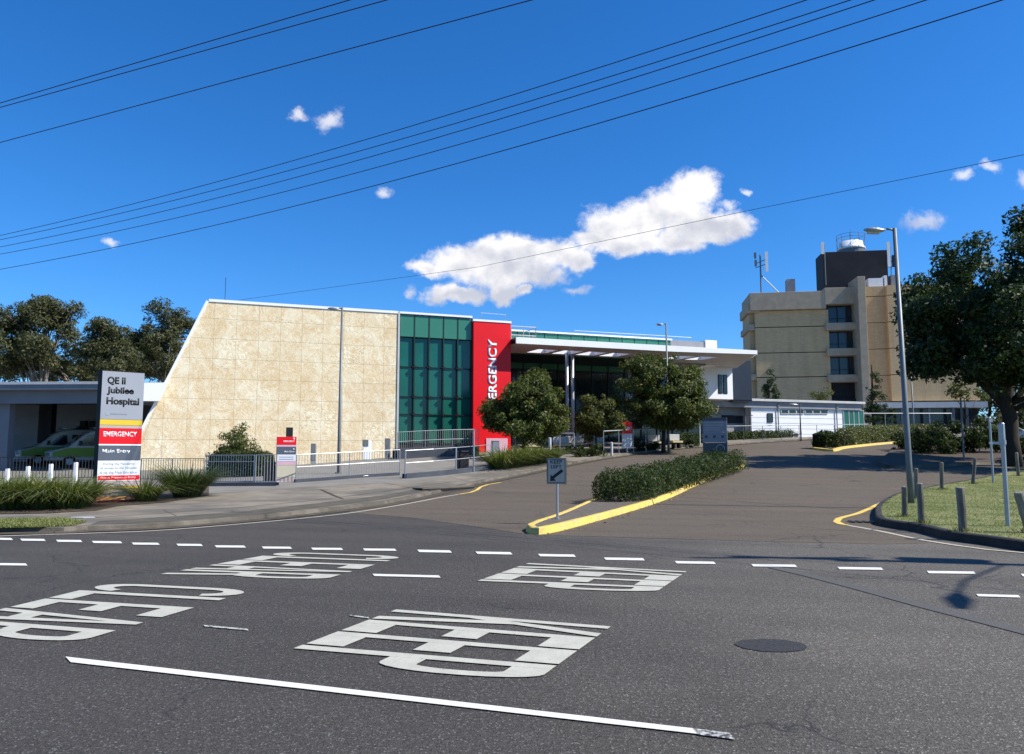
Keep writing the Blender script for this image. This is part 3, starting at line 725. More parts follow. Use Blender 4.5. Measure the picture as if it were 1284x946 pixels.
# gully grates
def grate(px, py, L, dep, ang, label):
    p = G(px, py); o = empty('drain_grate', (p.x, p.y, h(p.x, p.y)), label, 'drain', None, ang)
    mb = MB().box(-L/2, L/2, -dep/2, dep/2, .008, .014); mb.build('pit', 'kerb_concrete', o)
    mb = MB()
    k = int(L/.13)
    for i in range(k): x = -L/2 + (i+.5)*L/k; mb.box(x-.042, x+.042, -dep/2, dep/2, .0145, .032)
    mb.build('grille', 'fence_black', o)
grate(1081, 655.5, .62, .40, R(-12), 'dark metal drain grate beside the yellow bulb of the edge line')
p = G(568, 616); o = empty('stormwater_inlet', (p.x, p.y, p.z), 'dark kerb inlet slot beside the footpath opposite the keep left sign', 'drain', None, R(50))
MB().box(-1.2, 1.2, .02, .2, .012, .10).build('opening', 'black', o); MB().box(-1.4, 1.4, .2, .75, .1, .155).build('lintel', 'kerb_concrete', o, bevel=.01)

exec_after = []
# ------------------------------------------------------------------ emergency building
def local_root(fr, name, label, cat, z=0.0):
    return empty(name, (fr.o.x, fr.o.y, z), label, cat, None, fr.a)
fa = Frame(262, 45, 20.3)
hb = local_root(fa, 'hospital_building', 'long emergency department building with patterned cream wall, green glass and red block', 'building')
def fh(px, py, off=0): return fa.hit(px, py, off)
TL = fh(262, 378.5); ML = fh(200, 506); BLc = fh(177, 545); WR = fh(499, 393.5)
topz = TL[1]; s0 = BLc[0]; s1 = WR[0]
wall = [(s0, -.5), (s1, -.5), (s1, topz), (TL[0], topz), (BLc[0], BLc[1])]
MB().prism(wall, 0, .6).build('wall', 'cladding', hb, bevel=.01)
# white capping on the sloped edge and the top
def cap(pts, wdt, y0, y1):
    mb = MB()
    for (a, b) in zip(pts, pts[1:]):
        d = (Vector(b)-Vector(a)).normalized(); nn = Vector((-d.y, d.x))*wdt
        mb.prism([tuple(a), tuple(b), tuple(Vector(b)+nn), tuple(Vector(a)+nn)], y0, y1)
    return mb
cap([(s0, -.2), (BLc[0], BLc[1]), (TL[0], topz), (s1, topz)], .16, -.05, .75).build('wall_capping', 'white', hb)
MB().box(s1+.01, s1+.13, -.06, .6, -.3, topz+.15).build('edge_trim', 'offwhite', hb)
MB().prism([fh(168,480,-.5), fh(210.5,480,-.5), fh(200,503,-.5), fh(168,503,-.5)], -.5, -.12).build('fascia_panel', 'white', hb)
# volume behind
g0 = s1+.14; RL = fh(592, 403); RR = fh(639, 406); g1 = RL[0]
body = MB().prism([(TL[0]+1.5, 0), (g1, 0), (g1, topz-.6), (TL[0]+1.5, topz-.6)], .62, 16)
body.build('roof_block', 'grey_panel', hb)
# green glazed wall
zt = fh(545, 400)[1]; zb = fh(545, 424.5)[1]; zbot = fh(545, 556)[1]
rows = [zb, fh(545, 461)[1], fh(545, 498)[1], fh(545, 520)[1], zbot]
cols = [g0 + (g1-g0)*i/5 for i in range(6)]
for i in range(5):
    MB().box(cols[i]+.03, cols[i+1]-.03, .04, .12, zb+.03, topz-.04).build('glass_panel', 'green_panel', hb)
    for r0, r1 in zip(rows, rows[1:]):
        t_ = random.uniform(-.018, .018); mb = MB().box(cols[i]+.02, cols[i+1]-.02, .22, .27, r1+.02, r0-.02)
        mb.v = [(x_, y_ + t_*(1 if x_ > cols[i]+.5 else -1) + random.choice((0, .004)), z_) for x_, y_, z_ in mb.v]
        mb.build('glass_panel', 'green_glass', hb)
mb = MB()
for x in cols: mb.box(x-.04, x+.04, .02, .3, zbot-.1, topz)
for z in rows: mb.box(g0, g1, .14, .31, z-.025, z+.025)
mb.box(g0, g1, .125, .6, zb-.02, zb+.06); mb.box(g0, g1, .3, .6, zbot-.6, topz-.05)
mb.build('glazing_frame', 'mullion', hb)
for x in cols[1:]:
    for z in rows[1:]:
        mb = MB().box(x-.15, x+.15, -.06, .04, z-.035, z+.035); mb.box(x-.035, x+.035, -.08, .04, z-.12, z+.12); mb.build('glass_clamp', 'black', hb)
MB().box(g0, g1, .1, .6, -.3, zbot-.1).build('base_wall', 'dark_panel', hb)
MB().box(g0-.05, g1, -.06, .6, topz+.02, topz+.15).build('roof_capping', 'white', hb)
# red block
r0, r1 = g1+.02, RR[0]; rt = fh(615, 405)[1]
MB().box(r0, r1, -.25, 7, -.2, rt).build('red_block', 'red', hb, bevel=.02)
MB().box(r0-.03, r1+.03, -.29, 7, rt+.003, rt+.14).build('roof_capping', 'white', hb)
ltop = fh(615.5, 426.5)[1]; lbot = fh(615.5, 523)[1]; xa = fh(610.3, 470)[0]; xb = fh(621, 470)[0]
text('lettering', 'EMERGENCY', (xa+xb)/2, (ltop+lbot)/2, xb-xa, ltop-lbot, -.253, 'white', hb, bold=.03, vertical=True, ex=.03)
MB().box(r0+.9, r1-.25, -.30, -.252, .6, 2.6).build('notice', 'sign_pale_pink', hb)
# canopy
CF = -1.1
c0 = r1+.02; tip = fa.hit(948, 440, CF)
ztop = fa.hit(700, 427, CF)[1]; zfb = fa.hit(700, 433.8, CF)[1]
bk0 = fa.hit(640, 456, 9.5)
zs = zfb
back_y = 9.5
bz = fa.hit(700, 454, back_y)[1]
xe = fa.hit(853, 462, back_y)[0]; xw0 = fa.hit(884, 460, 8.0); xw1 = fa.hit(918, 455.5, 8.0)
top = MB()
# wing: top sheet, fascia and underside; the end tapers to a tip
zt0 = ztop
P3 = [(c0, CF, zt0), (tip[0], CF, zt0), (xw1[0]+.6, 8.2, zt0), (c0, back_y, zt0)]
Q3 = [(c0, CF, zfb), (tip[0]-7, CF, zfb), (tip[0], CF, zt0-.24), (xw1[0]+.6, 8.2, xw1[1]), (xw0[0], 8.0, xw0[1]), (xe, back_y, bz), (c0, back_y, bz)]
mbt = MB()
mbt.prism([(c0, zfb), (tip[0]-7, zfb), (tip[0]+.02, zt0-.24), (tip[0]+.02, zt0+.05), (c0, zt0+.05)], CF-.12, CF)
mbt.prism([(CF, zt0-.24), (8.2, xw1[1]+.02), (8.2, zt0+.05), (CF, zt0+.05)], 0, .1)
k = 8  # last prism is in (y,z): swap axes to sit along the canopy's end
nv = len(mbt.v)
for i in range(nv-8, nv):
    a, b, c_ = mbt.v[i]; t = (a-CF)/(8.2-CF); mbt.v[i] = (tip[0] + (xw1[0]+.6-tip[0])*t + b, a, c_)
mbt.build('canopy_fascia', 'white', hb, fix=True)
# soffit with rectangular roof lights cut through it
def sz(x, y):  # underside height
    t = (y-CF)/(back_y-CF); z = zfb*(1-t)+bz*t
    if x > tip[0]-7: z += (zt0-.24-zfb)*min(1, (x-tip[0]+7)/7)*(1-t)
    return z
lights = []
for pa in (672, 704, 735, 765, 847, 875):
    a = fa.hit(pa, 447.5 if pa < 800 else 452.5, 1.9)[0]
    lights.append((a, a+1.5))
def wall_x(y): t = (y-CF)/(8.2-CF); return tip[0] + (xw1[0]+.6-tip[0])*t
mbr = MB(); mbs = MB(); ys = [CF, 1.4, 3.7, 8.0, back_y]
xs = sorted({c0, tip[0]-7, tip[0]} | {round(v_, 4) for L in lights for v_ in L})
for yi in range(4):
    y0, y1 = ys[yi], ys[yi+1]
    lim = [x for x in xs if x < tip[0]-.5] + [tip[0]]
    for a, b in zip(lim, lim[1:]):
        if yi == 1 and any(abs(a-L[0]) < .001 for L in lights): continue
        def X(x, y): return wall_x(min(y, 8.2)) if x == tip[0] else x
        q = [(X(a, y0), y0), (X(b, y0), y0), (X(b, y1), y1), (X(a, y1), y1)]
        mbs.quad(*[(x, y, sz(x, y)) for x, y in q]); mbr.quad(*[(x, y, zt0+.04) for x, y in q])
mbs.build('canopy_soffit', 'soffit', hb); mbr.build('canopy_roof', 'white', hb)
for a, b in lights:
    mb = MB(); y0, y1 = ys[1], ys[2]; zt_ = zt0+.25
    for q in (((a, y0), (b, y0)), ((b, y0), (b, y1)), ((b, y1), (a, y1)), ((a, y1), (a, y0))):
        (xa_, ya_), (xb_, yb_) = q
        mb.quad((xa_, ya_, sz(xa_, ya_)), (xb_, yb_, sz(xb_, yb_)), (xb_, yb_, zt_), (xa_, ya_, zt_))
    mb.build('skylight_shaft', 'white', hb)
# cut the same openings in the roof sheet by rebuilding it as strips
# glazing below the canopy
gz0, gz1 = c0, fa.hit(880, 470, back_y)[0]
zm = fa.hit(700, 464, back_y)[1]
kk = 14
for i in range(kk):
    a = gz0 + (gz1-gz0)*i/kk; b = gz0 + (gz1-gz0)*(i+1)/kk
    MB().box(a+.04, b-.04, back_y+.06, back_y+.12, zm, bz+.1).build('upper_glass', 'green_panel', hb)
    MB().box(a+.04, b-.04, back_y+.10, back_y+.16, 1.5, zm-.08).build('window', 'dark_glass', hb)
mb = MB()
for i in range(kk+1): x = gz0+(gz1-gz0)*i/kk; mb.box(x-.04, x+.04, back_y, back_y+.2, 1.2, bz)
mb.box(gz0, gz1, back_y+.02, back_y+.2, zm-.08, zm); mb.box(gz0, gz1, back_y+.17, back_y+.5, 0, bz+.4)
mb.build('glazing_frame', 'mullion', hb)
MB().box(gz0, gz1, back_y-.1, back_y+.17, 0, 2.0).build('base_wall', 'grey_panel', hb)
for px in (711, 718):
    x = fa.hit(px, 500, 3.6)[0]; MB().tube([(x, 3.6, 1), (x, 3.6, sz(x, 3.6)+.1)], .13, 12).build('column', 'galv', hb, smooth=True)
x = fa.hit(790, 500, 3.6)[0]; MB().tube([(x, 3.6, 1), (x, 3.6, sz(x, 3.6)+.1)], .13, 12).build('column', 'galv', hb, smooth=True)
# clerestory strip above the canopy
q0 = fa.hit(641, 414, 4.5); q1 = fa.hit(840, 430, 4.5)
zc0 = zt0-.3; zc1 = fa.hit(740, 420.5, 4.5)[1]
mb = MB(); kk = 14
for i in range(kk): 
    a = c0 + (q1[0]-c0)*i/kk; b = c0+(q1[0]-c0)*(i+1)/kk; mb.box(a+.03, b-.03, 4.4, 4.5, zc0, zc1-.06)
mb.build('clerestory_glass', 'green_panel', hb)
MB().box(c0, q1[0], 4.46, 14, zc0, zc1-.08).build('roof_block', 'mullion', hb)
MB().box(c0, q1[0]+.1, 4.3, 14, zc1-.06, zc1+.06).build('roof_capping', 'white', hb)
b0 = fa.hit(841, 436, 6)[0]; b1 = fa.hit(884, 436, 6)[0]; zb2 = fa.hit(860, 427.5, 6)[1]
MB().box(b0, b1, 6, 12, zc0, zb2).build('plant_enclosure', 'grey_panel', hb)
b2 = fa.hit(899, 436, 5.9)[0]
MB().box(b1+.01, b2, 5.9, 8.6, zc0, zb2+.15).build('plant_screen', 'white', hb)
# white end block under the canopy tip
zr = fa.hit(900, 500.5, 8.0)[1]
e0, e1 = xw0[0]-1.0, xw1[0]
MB().box(e0, e1, 8.0, 20, zr, xw1[1]-.02).build('end_block', 'white', hb)
for pa, pb in ((901, 904.5), (907, 911)):
    a = fa.hit(pa, 480, 8.0)[0]; b = fa.hit(pb, 480, 8.0)[0]; z0 = fa.hit(905, 493, 8)[1]; z1 = fa.hit(905, 471, 8)[1]
    w_ = MB().box(a, b, 7.93, 8.02, z0, z1).build('window', 'dark_glass', hb)
    MB().box(a-.06, b+.06, 7.96, 7.995, z0-.06, z1+.06).build('frame', 'black', w_)
d0 = fa.hit(918.5, 470, 9.0)[0]; d1 = fa.hit(942, 470, 9.0)[0]
MB().box(d0, d1, 9.0, 20, zr-.1, fa.hit(930, 452, 9.0)[1]).build('side_wing', 'navy_wall', hb)
for z in (3.5, 5.0, 6.4): MB().box(d0, d1, 8.96, 9.02, z-.03, z+.03).build('wall_joint', 'black', hb)
# roof rails
def rail(pts, posts, hgt, m='white', r=.03, par=hb, nm='roof_rail'):
    mb = MB()
    for a, b in zip(pts, pts[1:]):
        for k_ in (1.0, .5): mb.tube([(a[0], a[1], a[2]+hgt*k_), (b[0], b[1], b[2]+hgt*k_)], r, 5)
        for i in range(posts+1):
            t = i/posts; p = Vector(a).lerp(Vector(b), t); mb.tube([p, p+Vector((0, 0, hgt))], r, 5)
    return mb.build(nm, m, par)
x0 = fa.hit(641, 425, 1.5)[0]; x1 = fa.hit(672, 425, 1.5)[0]
rail([(x0, 1.5, zt0), (x1, 1.5, zt0), (x1, 4, zt0)], 2, 1.25, 'galv')
x0 = fa.hit(603, 400, 2)[0]; x1 = fa.hit(634, 400, 2)[0]
rail([(x0, 2, topz-.2), (x1, 2, rt)], 1, 1.0, 'galv', r=.02)
x0 = fa.hit(748, 430, 4)[0]
rail([(x0, 8, zc1), (b1, 8, zc1)], 8, .9, 'galv', r=.025)
xx = fa.hit(282, 378, .3)[0]; MB().tube([(xx, .3, topz), (xx, .3, topz+1.6)], .015, 5).build('aerial', 'black', hb)
# small lit notice box and posts in front of the wall
for px, w_ in ((393, .28), (460, .5), (486, .3)):
    q = fa.hit(px, 580, -1.2); p = fa.w(q[0], -1.2); g = h(p.x, p.y)+.13
    o = empty('service_pillar', (p.x, p.y, g), {393: 'grey service pillar with a pale side directly behind the small red totem', 460: 'short pillar with a dark grey box on top behind the footpath fence', 486: 'short grey pillar near the end of the cream wall by the green glass'}[px], 'pillar', 'service pillars along the cream wall', fa.a)
    MB().box(-w_/2, w_/2, -.12, .12, 0, 1.15).build('post', 'white' if px == 460 else 'grey_panel', o, bevel=.01)
    MB().box(-w_/2-.02, w_/2*(.6 if px != 460 else .2), -.15, .13, .8 if px == 460 else .2, 1.2).build('cover', 'pole_grey', o, bevel=.01)

# ------------------------------------------------------------------ single-storey white building
lf = Frame(893, 68, 20.3)
lb = local_root(lf, 'clinic_building', 'low white single storey building with flat grey roof in front of the brick tower', 'building')
def lh(px, py, off=0): return lf.hit(px, py, off)
xL = lh(893, 503)[0]; xM = lh(942, 520, .6)[0]; xR = lh(1083, 520, .6)[0]; xRe = lh(1087, 505)[0]
zT = lh(990, 501.2)[1]; zF = lh(990, 512.5, .6)[1]; zB = 1.8; 
MB().box(xL-3, xRe, .18, 14, zT-.22, zT).build('roof', 'offwhite', lb, bevel=.02)
MB().box(xL-3, xRe-.3, .42, 13, zF, zT-.225).build('fascia_panel', 'grey_panel', lb)
MB().box(xM, xR, .6, 13, zB, zF-.003).build('wall', 'white', lb)
MB().box(xL-9, xM-.01, 1.4, 13, zB, zF-.003).build('recess_wall', 'grey_panel', lb)
a = lh(905, 525, 1.4)[0]; b = lh(931, 525, 1.4)[0]; MB().box(a, b, 1.33, 1.43, lh(915, 531, 1.4)[1], lh(915, 521, 1.4)[1]).build('opening', 'dark_void', lb)
for pa in (934, 940):
    a = lh(pa, 520, .9)[0]; MB().tube([(a, .9, zB), (a, .9, zF)], .07, 8).build('veranda_post', 'pole_grey', lb)
def lwin(p0, p1, y0, y1, m='dark_glass', nm='window', div=0, off=.6, frm='offwhite'):
    a = lh(p0, 520, off)[0]; b = lh(p1, 520, off)[0]; z1 = lh((p0+p1)/2, y0, off)[1]; z0 = lh((p0+p1)/2, y1, off)[1]
    w_ = MB().box(a, b, off-.05, off+.02, z0, z1).build(nm, m, lb)
    mb = MB(); 
    mb.box(a-.05, a, off-.08, off, z0-.05, z1+.05); mb.box(b, b+.05, off-.08, off, z0-.05, z1+.05)
    mb.box(a, b, off-.08, off, z0-.05, z0); mb.box(a, b, off-.08, off, z1, z1+.05)
    for i in range(1, div): x = a+(b-a)*i/div; mb.box(x-.03, x+.03, off-.085, off, z0, z1)
    mb.build('frame', frm, w_)
lwin(962.5, 968, 519, 529, frm='black')
for i in range(6):
    a = 979.5 + i*9.6 + (1.4 if i > 2 else 0); lwin(a, a+8.2, 514.5, 518.6)
lwin(1057.5, 1082, 515, 536, 'green_glass', div=4)
for pa in (975.5, 1049):
    a = lh(pa, 520, .5)[0]; mb = MB().tube([(a, .48, zB), (a, .48, zF+.2)], .05, 8); mb.box(a-.12, a+.12, .35, .55, zF+.15, zF+.4); mb.build('downpipe', 'pole_grey', lb)
a = lh(1040, 520, .5)[0]
mb = MB(); 
for z in np.arange(zB+.6, zF, .5): mb.box(xM+.05, xR-.05, .585, .598, z-.006, z+.006)
mb.build('wall_joint', 'grey_panel', lb)

# ------------------------------------------------------------------ brick tower
tf = Frame(1040, 105, -8.5)
tb = local_root(tf, 'hospital_tower', 'five storey cream brick hospital tower with dark rooftop plant room and antennas', 'building')
def th(px, py, off=0): return tf.hit(px, py, off)
X = lambda px, off=0: th(px, 430, off)[0]
Z = lambda py, px=995, off=0: th(px, py, off)[1]
xl, xr = X(947.5), X(1040)
ln = [Z(389), Z(410), Z(442.3), Z(473)]; ln.append(2*ln[3]-ln[2]); base = 3.0; ln.append(base)
topw = Z(367)
MB().box(xl+.1, xr, .25, 7, base, topw-.4).build('core', 'dark_panel', tb)
MB().box(xr+.002, X(1079), 1.0, 11, base, topw-.4).build('core', 'dark_panel', tb)
for z1, z0 in zip(ln, ln[1:]): MB().box(xl, xr, 0, .3, z0+.06, z1-.06).build('wall_panel', 'brick', tb)
pz = X(942, -.6)
MB().box(pz, X(1038, -.6), -.6, 7.05, ln[0]+.0, topw).build('parapet', 'concrete_beige', tb, bevel=.04)
MB().box(pz-.35, pz+1.4, -.3, 7, ln[0]-.25, topw-1.5).build('parapet_return', 'concrete_beige', tb, bevel=.03)
xs0 = X(940, .9)
MB().box(xs0, xl+.1, .9, 6.9, base, ln[0]).build('side_wall', 'brick', tb)
for z in ln[1:4]: MB().box(pz-.3, xl-.01, .15, 7, z-.35, z+.5).build('ledge', 'concrete_beige', tb, bevel=.03)
# window bay
wl, wr = xr, X(1079)
for a, b in ((382.5, 405), (414.5, 437), (446.5, 470), (479, 500)):
    z1, z0 = Z(a, 1060), Z(b, 1060)
    w_ = MB().box(wl+.05, wr, .85, .95, z0, z1).build('window', 'blue_glass' if a < 470 else 'dark_void', tb)
    mb = MB()
    for i in (0, 1, 2, 3): x = wl+.1+(wr-wl-.2)*i/3; mb.box(x-.06, x+.06, .76, .9, z0, z1)
    mb.box(wl+.05, wr, .78, .9, z0, z0+.1); mb.box(wl+.05, wr, .78, .9, z0+(z1-z0)*.28, z0+(z1-z0)*.28+.07)
    mb.build('frame', 'black', w_)
for a, b in ((361.5, 381), (405.5, 413.5), (437.5, 445.5), (470.5, 478.5)):
    MB().box(wl-.5, wr, -.65, .84, Z(b, 1060)-.12, Z(a, 1060)).build('spandrel', 'concrete_beige', tb, bevel=.03)
MB().box(wl+.02, wr, .5, .84, Z(510, 1060), Z(500, 1060)).build('spandrel', 'dark_panel', tb)
# fin
fx0, fx1 = X(1078.5, -2.4), X(1088.5, -2.4)
MB().box(fx0, fx1, -2.4, 2.0, base, Z(346.5, 1083, -2.4)).build('fin_wall', 'concrete_beige', tb, bevel=.04)
rx0, rx1, rx2 = fx1+.02, X(1113), X(1225, -.7)
rows2 = [Z(359, 1100), Z(372, 1100), Z(405, 1100), Z(438, 1100), Z(471, 1100), Z(504, 1100)]
for z1, z0 in zip(rows2, rows2[1:]):
    MB().box(rx0, rx1, 0, .3, z0+.07, z1-.05).build('wall_panel', 'brick', tb)
    MB().box(rx1, rx2, -.7, .3, z0+.05, z1-.05).build('wall_panel', 'brick_sunlit', tb)
MB().box(rx0, rx2-.1, .2, 22, rows2[-1]-.1, rows2[0]-.2).build('core', 'concrete_beige', tb)
MB().box(rx0+.2, rx2+.5, -1.6, .3, Z(511.5, 1150, -1.6), Z(504.5, 1150, -1.6)).build('awning', 'offwhite', tb)
MB().box(rx0+.2, rx2, .3, 20, base, Z(506, 1150)).build('undercroft', 'blue_glass', tb)
for px in (1126, 1160, 1190, 1207):
    x = X(px, -1); MB().box(x-.15, x+.15, -1.2, -.9, base, Z(511.5, 1150, -1.6)).build('column', 'pole_grey', tb)
# rooftop
PY = 3.0
px0, px1 = th(1031.5, 330, PY)[0], th(1113, 330, PY)[0]
pt0, pt1 = th(1031.5, 317, PY)[1], th(1113, 313, PY)[1]
MB().prism([(px0, topw-1), (px1, topw-1), (px1, (pt0+pt1)/2), (px0, (pt0+pt1)/2)], PY, PY+4).build('plant_room', 'dark_panel', tb, bevel=.03)
a, b = th(1089, 352, .8)[0], th(1107, 352, .8)[0]; MB().box(a, b, .8, 2.9, rows2[0]-.3, th(1098, 349, .8)[1]).build('roof_box', 'white', tb)
a, b = th(1109, 352, .8)[0], th(1112.5, 352, .8)[0]; MB().box(a, b, .8, 2.9, rows2[0]-.3, th(1098, 346, .8)[1]).build('roof_box', 'white', tb)
a, b = th(1117, 352, 4)[0], th(1129, 352, 4)[0]; MB().box(a, b, 4, 7, rows2[0]-1.3, th(1122, 345, 4)[1]).build('roof_box', 'grey_panel', tb)
a, b = th(987, 352, 3)[0], th(997, 352, 3)[0]; MB().box(a, b, 3, 4.5, topw-.3, th(992, 350, 3)[1]).build('roof_box', 'grey_panel', tb)
ca, cb = th(1054, 305, 6)[0], th(1090, 305, 6)[0]; zt1, zt2, zt3 = th(1072, 316, 6)[1], th(1072, 310, 6)[1], th(1072, 299.5, 6)[1]
cx, rr = (ca+cb)/2, (cb-ca)/2
MB().tube([(cx, 6+rr, zt1-.8), (cx, 6+rr, zt2)], rr*.98, 24).build('cooling_tower_base', 'pole_grey', tb)
MB().tube([(cx, 6+rr, zt2+.01), (cx, 6+rr, zt2+.35), (cx, 6+rr, zt2+.45), (cx, 6+rr, zt3)], [rr*1.02, rr*.98, rr*.86, rr*.8], 24).build('cooling_tower', 'white', tb)
mb = MB(); 
for i in range(10):
    t = 2*math.pi*i/10; x_, y_ = cx+rr*math.cos(t), 6+rr+rr*math.sin(t); mb.tube([(x_, y_, zt2), (x_, y_, zt3+1.0)], .03, 4)
for zz in (zt3+.5, zt3+1.0):
    L = [(cx+rr*math.cos(2*math.pi*i/20), 6+rr+rr*math.sin(2*math.pi*i/20), zz) for i in range(21)]; mb.tube(L, .03, 4, cap=False)
mb.tube([(cx, 6+rr, zt3), (cx, 6+rr, zt3+2)], .03, 4)
mb.build('roof_rail', 'pole_grey', tb)
for px, off in ((1032, 2.5), (1114.5, 2.5)):
    x = th(px, 320, off)[0]; z0, z1 = th(px, 319 if px < 1100 else 335, off)[1], th(px, 304, off)[1]
    MB().box(x-.25, x+.15, off-.2, off, z0, z1).build('antenna_panel', 'white', tb)
    MB().tube([(x+.25, off+.1, z0-(4.5 if px < 1100 else 3.5)), (x+.25, off+.1, z1-.3)], .07, 6).build('antenna_mast', 'pole_grey', tb)
x = th(1120, 320, 2.5)[0]; mb = MB()
for z in (Z(323), Z(330)): mb.box(x-.2, x+.15, 2.3, 2.6, z-.4, z+.4)
mb.tube([(x-1, 2.5, Z(327)), (x+.1, 2.5, Z(327))], .05, 5); mb.tube([(x-1, 2.5, Z(334)), (x+.1, 2.5, Z(334))], .05, 5); mb.build('antenna_panel', 'black', tb)
mx = th(954, 350, 2)[0]; zt4 = th(954, 320, 2)[1]; 
mb = MB().tube([(mx, 2, topw-.3), (mx, 2, zt4)], .12, 6)
mb.tube([(mx, 2, th(954, 345, 2)[1]), (th(981, 366, 2)[0], 2, topw-.1)], .08, 5); mb.tube([(mx-.7, 2, th(954, 336, 2)[1]), (mx+.7, 2, th(954, 332, 2)[1])], .06, 5)
mb.tube([(mx-.7, 2, th(954, 331, 2)[1]), (mx+.7, 2, th(954, 326, 2)[1])], .06, 5)
mb.build('antenna_mast', 'pole_grey', tb)
MB().box(mx+.65, mx+1.05, 1.8, 2.1, th(954, 341, 2)[1], th(954, 316.5, 2)[1]).build('antenna_panel', 'white', tb)
mb = MB().box(mx-.85, mx-.55, 1.8, 2.1, th(954, 324, 2)[1], th(954, 317, 2)[1]); mb.box(mx-.8, mx-.5, 1.8, 2.1, th(954, 334, 2)[1], th(954, 326, 2)[1]); mb.build('antenna_panel', 'pole_grey', tb)

# ------------------------------------------------------------------ ambulance bay
af = Frame(62, 42, -3)
ab = local_root(af, 'ambulance_bay', 'open ambulance bay under a flat grey canopy left of the cream wall', 'building')
def ah(px, py, off=0): return af.hit(px, py, off)
xa, xb = ah(-260, 485)[0], ah(150, 485)[0]
z1, z2, z3 = ah(62, 479.5)[1], ah(62, 489)[1], ah(62, 492)[1]
MB().box(xa, xb, 0, 13, z2, z1).build('roof', 'fascia_shaded', ab, bevel=.02)
MB().box(xa, xb, -.04, 0, z1-.12, z1+.03).build('roof_trim', 'offwhite', ab)
MB().box(xa, xb, .6, 1.0, ah(62, 506, .6)[1], z2-.003).build('beam', 'fascia_shaded', ab)
ff = ah(172, 480, 3.5); fg = ah(208, 480, 3.5)
MB().box(ff[0]-1.5, fg[0], 3.5, 12.9, ah(190, 503.5, 3.5)[1], ah(190, 479.5, 3.5)[1]).build('fascia_panel', 'white', ab)
MB().box(xa, fg[0]+1, 12.9, 13.3, 0, z1-.3).build('back_wall', 'grey_panel', ab)
MB().box(fg[0]+.7, fg[0]+1, 3.6, 12.89, 0, z2-.01).build('side_wall', 'grey_panel', ab)  # end wall added to block light from reaching the ambulances
mb = MB().box(xa, fg[0]+1, 12.7, 12.88, 0.4, 1.0); mb.build('skirting', 'dark_panel', ab)
for px, w_, m_, of in ((3, .7, 'fascia_shaded', 1.1), (52, .5, 'dark_panel', 8), (59, .5, 'dark_panel', 8)):
    x = ah(px, 540, of)[0]; MB().box(x-w_/2, x+w_/2, of, of+.5, 0, z2-.01).build('column', m_, ab)
for px in (-80, -160): x = ah(px, 540, 1.1)[0]; MB().box(x-.3, x+.3, 1.1, 1.6, 0, z2-.01).build('column', 'fascia_shaded', ab)
for pa, pb in ((101, 108), (113, 121)): 
    a, b = ah(pa, 532, 12.7)[0], ah(pb, 532, 12.7)[0]; MB().box(a, b, 12.6, 12.88, ah(105, 537, 12.7)[1], ah(105, 528, 12.7)[1]).build('wall_unit', 'dark_panel', ab)

def make_van(loc, rz, label):
    o = empty('ambulance', loc, label, 'ambulance', 'ambulances parked in the bay', rz)
    L, Wd = 5.7, 1.95
    prof = [(0,.42),(0,.85),(.12,1.05),(.95,1.28),(1.75,2.02),(2.15,2.22),(2.9,2.34),(5.3,2.36),(5.7,2.2),(5.7,.42)]
    MB().prism(prof, -Wd/2, Wd/2).build('body', 'van_white', o, bevel=.07)
    for s in (-1, 1):
        y = s*Wd/2; e = s*.012
        pts = [(1.35,1.32),(1.95,1.98),(2.55,2.0),(2.6,1.32)]
        MB().prism(pts, y, y+e).build('side_window', 'dark_glass', o, fix=True)
        MB().prism([(2.85,1.32),(2.85,2.0),(4.0,2.0),(4.0,1.32)], y, y+e).build('side_window', 'dark_glass', o, fix=True)
        MB().prism([(.1,.62),(.1,.95),(.95,1.2),(5.68,1.2),(5.68,.62)], y, y+e*.8).build('side_stripe', 'van_green', o, fix=True)
    MB().quad((1.0,-.82,1.34),(1.0,.82,1.34),(1.70,.74,1.99),(1.70,-.74,1.99)).build('windscreen', 'dark_glass', o)
    MB().box(-.03,.0,-.6,.6,.72,.9).build('grille', 'black', o); MB().box(-.06,.15,-.95,.95,.42,.62).build('bumper', 'grey_panel', o, bevel=.03)
    MB().quad((.30,-.8,1.12),(.30,.8,1.12),(.92,.8,1.285),(.92,-.8,1.285)).build('bonnet_stripe', 'van_green', o)
    for s in (-1, 1): MB().box(-.02,.2,s*.62,s*.92,.74,.98).build('headlight', 'lens', o, bevel=.03)
    MB().box(2.3,2.6,-.75,.75,2.34,2.5).build('light_bar', 'blue_glass', o, bevel=.03)
    mb = MB().box(3.0,5.2,-.7,-.66,2.4,2.44); mb.box(3.0,5.2,.66,.7,2.4,2.44); mb.box(3.3,4.4,-.5,.5,2.36,2.6); mb.build('roof_rack', 'dark_panel', o)
    for x in (1.0, 4.6):
        for s in (-1, 1):
            w_ = MB().tube([(x, s*.78, .36), (x, s*.995, .36)], .36, 20).build('wheel', 'tyre', o); MB().tube([(x, s*.99, .36), (x, s*1.0, .36)], .2, 14).build('rim', 'offwhite', w_)
    for s in (-1, 1): MB().box(1.45,1.6,s*1.0,s*1.22,1.35,1.62).build('mirror', 'black', o, bevel=.02)
    return o
p = B(60, 46.5, .1); make_van(p, R(40), 'white and green ambulance parked beside the tall hospital totem, nearer one of two')
p = B(22, 49, .1); make_van(p, R(40), 'white and green ambulance mostly hidden behind the other ambulance in the bay')

